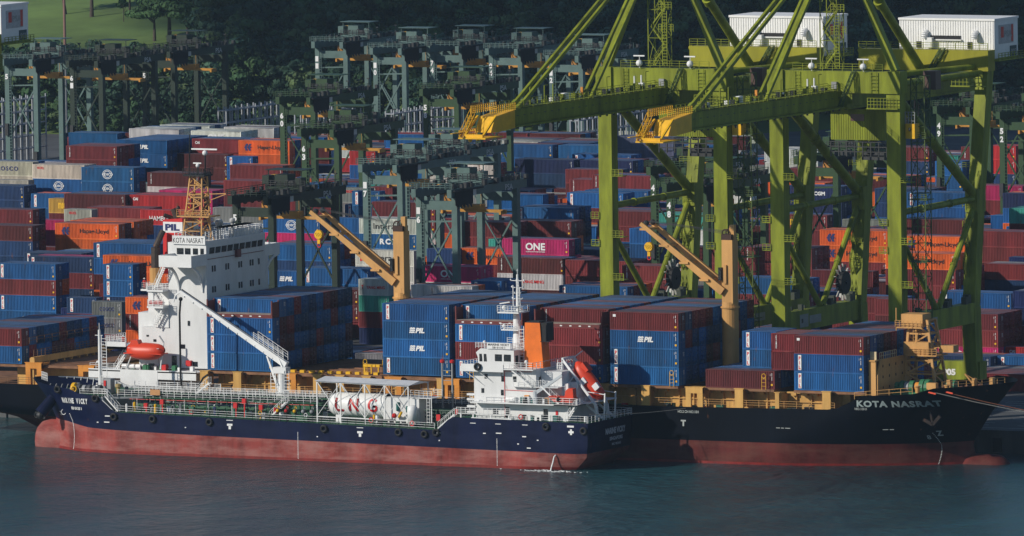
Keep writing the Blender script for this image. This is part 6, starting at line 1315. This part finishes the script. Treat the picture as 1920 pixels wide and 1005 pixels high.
def leafmesh(name,Q,C):
    n=len(Q); me=bpy.data.meshes.new(name); me.vertices.add(n*4); me.vertices.foreach_set('co',Q.reshape(-1)); me.loops.add(n*4); me.loops.foreach_set('vertex_index',np.arange(n*4)); me.polygons.add(n)
    me.polygons.foreach_set('loop_start',np.arange(0,n*4,4)); me.polygons.foreach_set('loop_total',np.full(n,4)); me.update(); a=me.color_attributes.new('leaf','FLOAT_COLOR','CORNER'); a.data.foreach_set('color',np.repeat(np.concatenate([C,np.ones((n,1))],1),4,axis=0).reshape(-1)); me.materials.append(LM); return me
rng=np.random.default_rng(4)
HUES=np.array([1.15,1.25,1.5])*np.array([(.030,.062,.022),(.040,.075,.022),(.024,.050,.026),(.055,.080,.026),(.022,.045,.022),(.035,.070,.035)])
def treecol(rng,n,lobr,base): 
    return np.clip(base[None]*(.80+.38*lobr[:,None])*(.9+.2*rng.random((n,1))),0,1)
Qs=[];Cs=[];cnt=0
TK=MB()
y=620.
while y<905:
    x=-1000.; sp=7.2 if y<760 else 9.5
    while x<-40:
        xx=x+rng.normal(0,2.2); yy=y+rng.normal(0,2.2); x+=sp; t=yy-toe(xx)
        if t<0: continue
        z=hz(xx,yy); px,py=pr((xx,yy,z+8))
        if px<-90 or px>2010 or py<-120 : continue
        golf=px<372 and t<340
        if golf and t>40 and not px>372-(py-60)*.6: continue
        
        H=rng.uniform(9,17); R=rng.uniform(3.2,5.6)
        if px<372:
            while H>4.5 and pr((xx,yy,z+H))[1]<76: H-=.7
        if px<372 and pr((xx,yy,z+H))[1]<66: continue
        n=int(380+R*75) if t<150 else 380
        Q,lo=crown(rng,n,R,H,.75,.46 if t<150 else .6); Q=Q+np.array([xx,yy,z])
        Qs.append(Q); Cs.append(treecol(rng,n,lo,HUES[rng.integers(0,6)]*rng.uniform(.75,1.25))); cnt+=1
    y+=sp
for x in np.arange(-640,-380,3.4):
    for t in (1,6,12):
        xx=x+rng.normal(0,1); yy=toe(xx)+t+rng.normal(0,1); z=hz(xx,yy); H=rng.uniform(4,7.5); Q,lo=crown(rng,300,2.6,H,.8,.4); Qs.append(Q+np.array([xx,yy,z-.8])); Cs.append(treecol(rng,300,lo,HUES[rng.integers(0,6)]))
FQ=np.concatenate(Qs); FC=np.concatenate(Cs); print('forest trees',cnt,'quads',len(FQ))
me=leafmesh('forest',FQ,FC); o=bpy.data.objects.new('forest',me); COL.objects.link(o); tag(o,'dense dark green woodland covering the hill behind the terminal','forest',kind='stuff')
# the trees one can tell apart on and beside the golf course
def tree(px,py,H,R,lab,lean=0,flat=.5,n=900,hue=0,Y=None):
    # base pixel on the hill: march along the ray
    d=ray(px,py); t_=(612-CAM[1])/d[1]; P=CAM+d*t_
    for _ in range(400):
        if P[2]<=hz(P[0],P[1]): break
        t_+=1.; P=CAM+d*t_
    x,y,z=P; e=thing('tree',lab,'tree',(x,y,z),'trees around the golf course')
    b=MB(); top=Vector((x+lean*H*.3,y,z+H*.55)); mid=Vector((x+lean*H*.05,y,z+H*.3)); b.tube((x,y,z-.5),mid,.42*R/5,8,.3*R/5).tube(mid,top,.3*R/5,8,.18*R/5)
    r_=np.random.default_rng(int(px*7+py))
    for i in range(6): a=r_.uniform(0,6.28); q=top+Vector((math.cos(a)*R*.6,math.sin(a)*R*.6,H*r_.uniform(.1,.3))); b.tube(mid.lerp(top,r_.uniform(.2,1)),q,.14*R/5,6,.05)
    b.build('trunk',BARK,e)
    Q,lo=crown(r_,n,R,H*.5,flat,.45); Q=Q+np.array([top.x-x,0,H*.5]); C=treecol(r_,n,lo,HUES[hue]*1.1)
    m=leafmesh('crown',Q,C); o=bpy.data.objects.new('crown',m); COL.objects.link(o); o.parent=e
for a_ in [(123,27,13,6,'tree with a curved leaning trunk on the golf course, far left',-.9),(172,32,15,7,'thick straight trunk tree on the golf course beside the leaning one',.1),(243,27,12,4,'slender forked tree on the golf course',.2),(266,27,6,1.6,'small young tree standing right of the forked tree',0,.7,260),(232,41,6,1.5,'lone sapling on the near golf green',0,.7,200),(294,18,13,4.5,'thin trunk tree at the top edge of the golf course',.3),(311,16,13,4,'pale thin trunk tree at the edge of the wood',-.2),(333,20,11,5,'dark round tree at the right end of the golf course',0,.6,900,4)]:
    tree(*a_)
for (px,py,H,R,lab) in((318,74,13,7.5,'broad flat-topped tree beside the golf green, behind the dark yard cranes'),(290,78,10,5.5,'lower flat-topped tree left of the broad one'),(400,60,11,6,'flat-topped tree at the wood edge right of the golf course'),(352,86,11,6,'bushy tree in front of the broad flat-topped tree')):
    tree(px,py,H,R,lab,0,.35,1900,1)
b=MB(); rr=random.Random(12)
for i in range(240):
    px=rr.uniform(20,300); x=atY(px,66,656)[0]; yy=toe(x)+44+rr.uniform(-2,3); zz=hz(x,yy); s=rr.uniform(.4,.9); b.sph((x,yy,zz+rr.uniform(.2,2.2)),s,6,4,(1.2,1,.8))
tag(b.build('rock_bank',mat('rock_bank',(.20,.17,.15),.9,0,.4,.8)),'bank of pale brown rocks below the golf green','rocks',kind='stuff')
# clouds up-sun of the hill; their shade lies on the wood behind the terminal
CL=mat('cloud_white',(.8,.8,.8),1,0,.05,.002)
def cloud(cx,cy,cz,rx,ry,rz,n,seed):
    b=MB(); r=random.Random(seed); b.sph((cx,cy,cz),1,28,12,(rx*.93,ry*.93,rz*.5))
    for i in range(n):
        a=r.uniform(0,6.283); q=r.random()**.5; s=r.uniform(.16,.3)
        b.sph((cx+rx*.86*q*math.cos(a),cy+ry*.86*q*math.sin(a),cz+rz*r.uniform(0,.5)),1,14,8,(rx*s,ry*s,rz*s*2.2))
    o=b.build('cloud',CL,smooth=True); tag(o,kind='structure')
hs=560.; k=hs/math.tan(SEL); ox,oy=-math.sin(SAZ)*k,-math.cos(SAZ)*k
cloud(-262+ox,750+oy,hs+30,256,195,45,60,1)
cloud(120+ox,770+oy,hs+25,190,150,45,40,2)
# haze
hb=MB(); hb.box(-1500,1100,-1700,1500,-3,175); ho=hb.build('haze',CL); ho.data.materials.clear()
hm=bpy.data.materials.new('haze_air'); hm.use_nodes=True; N=hm.node_tree.nodes; N.remove(N['Principled BSDF']); pv=N.new('ShaderNodeVolumePrincipled'); pv.inputs['Color'].default_value=(.58,.80,1,1); pv.inputs['Density'].default_value=.000028; pv.inputs['Anisotropy'].default_value=.2
hm.node_tree.links.new(pv.outputs[0],N['Material Output'].inputs['Volume']); ho.data.materials.append(hm); tag(ho,'thin blue air haze over the harbour','haze',kind='stuff')
for o in list(bpy.data.objects):
    if '_o' in o: del o['_o']
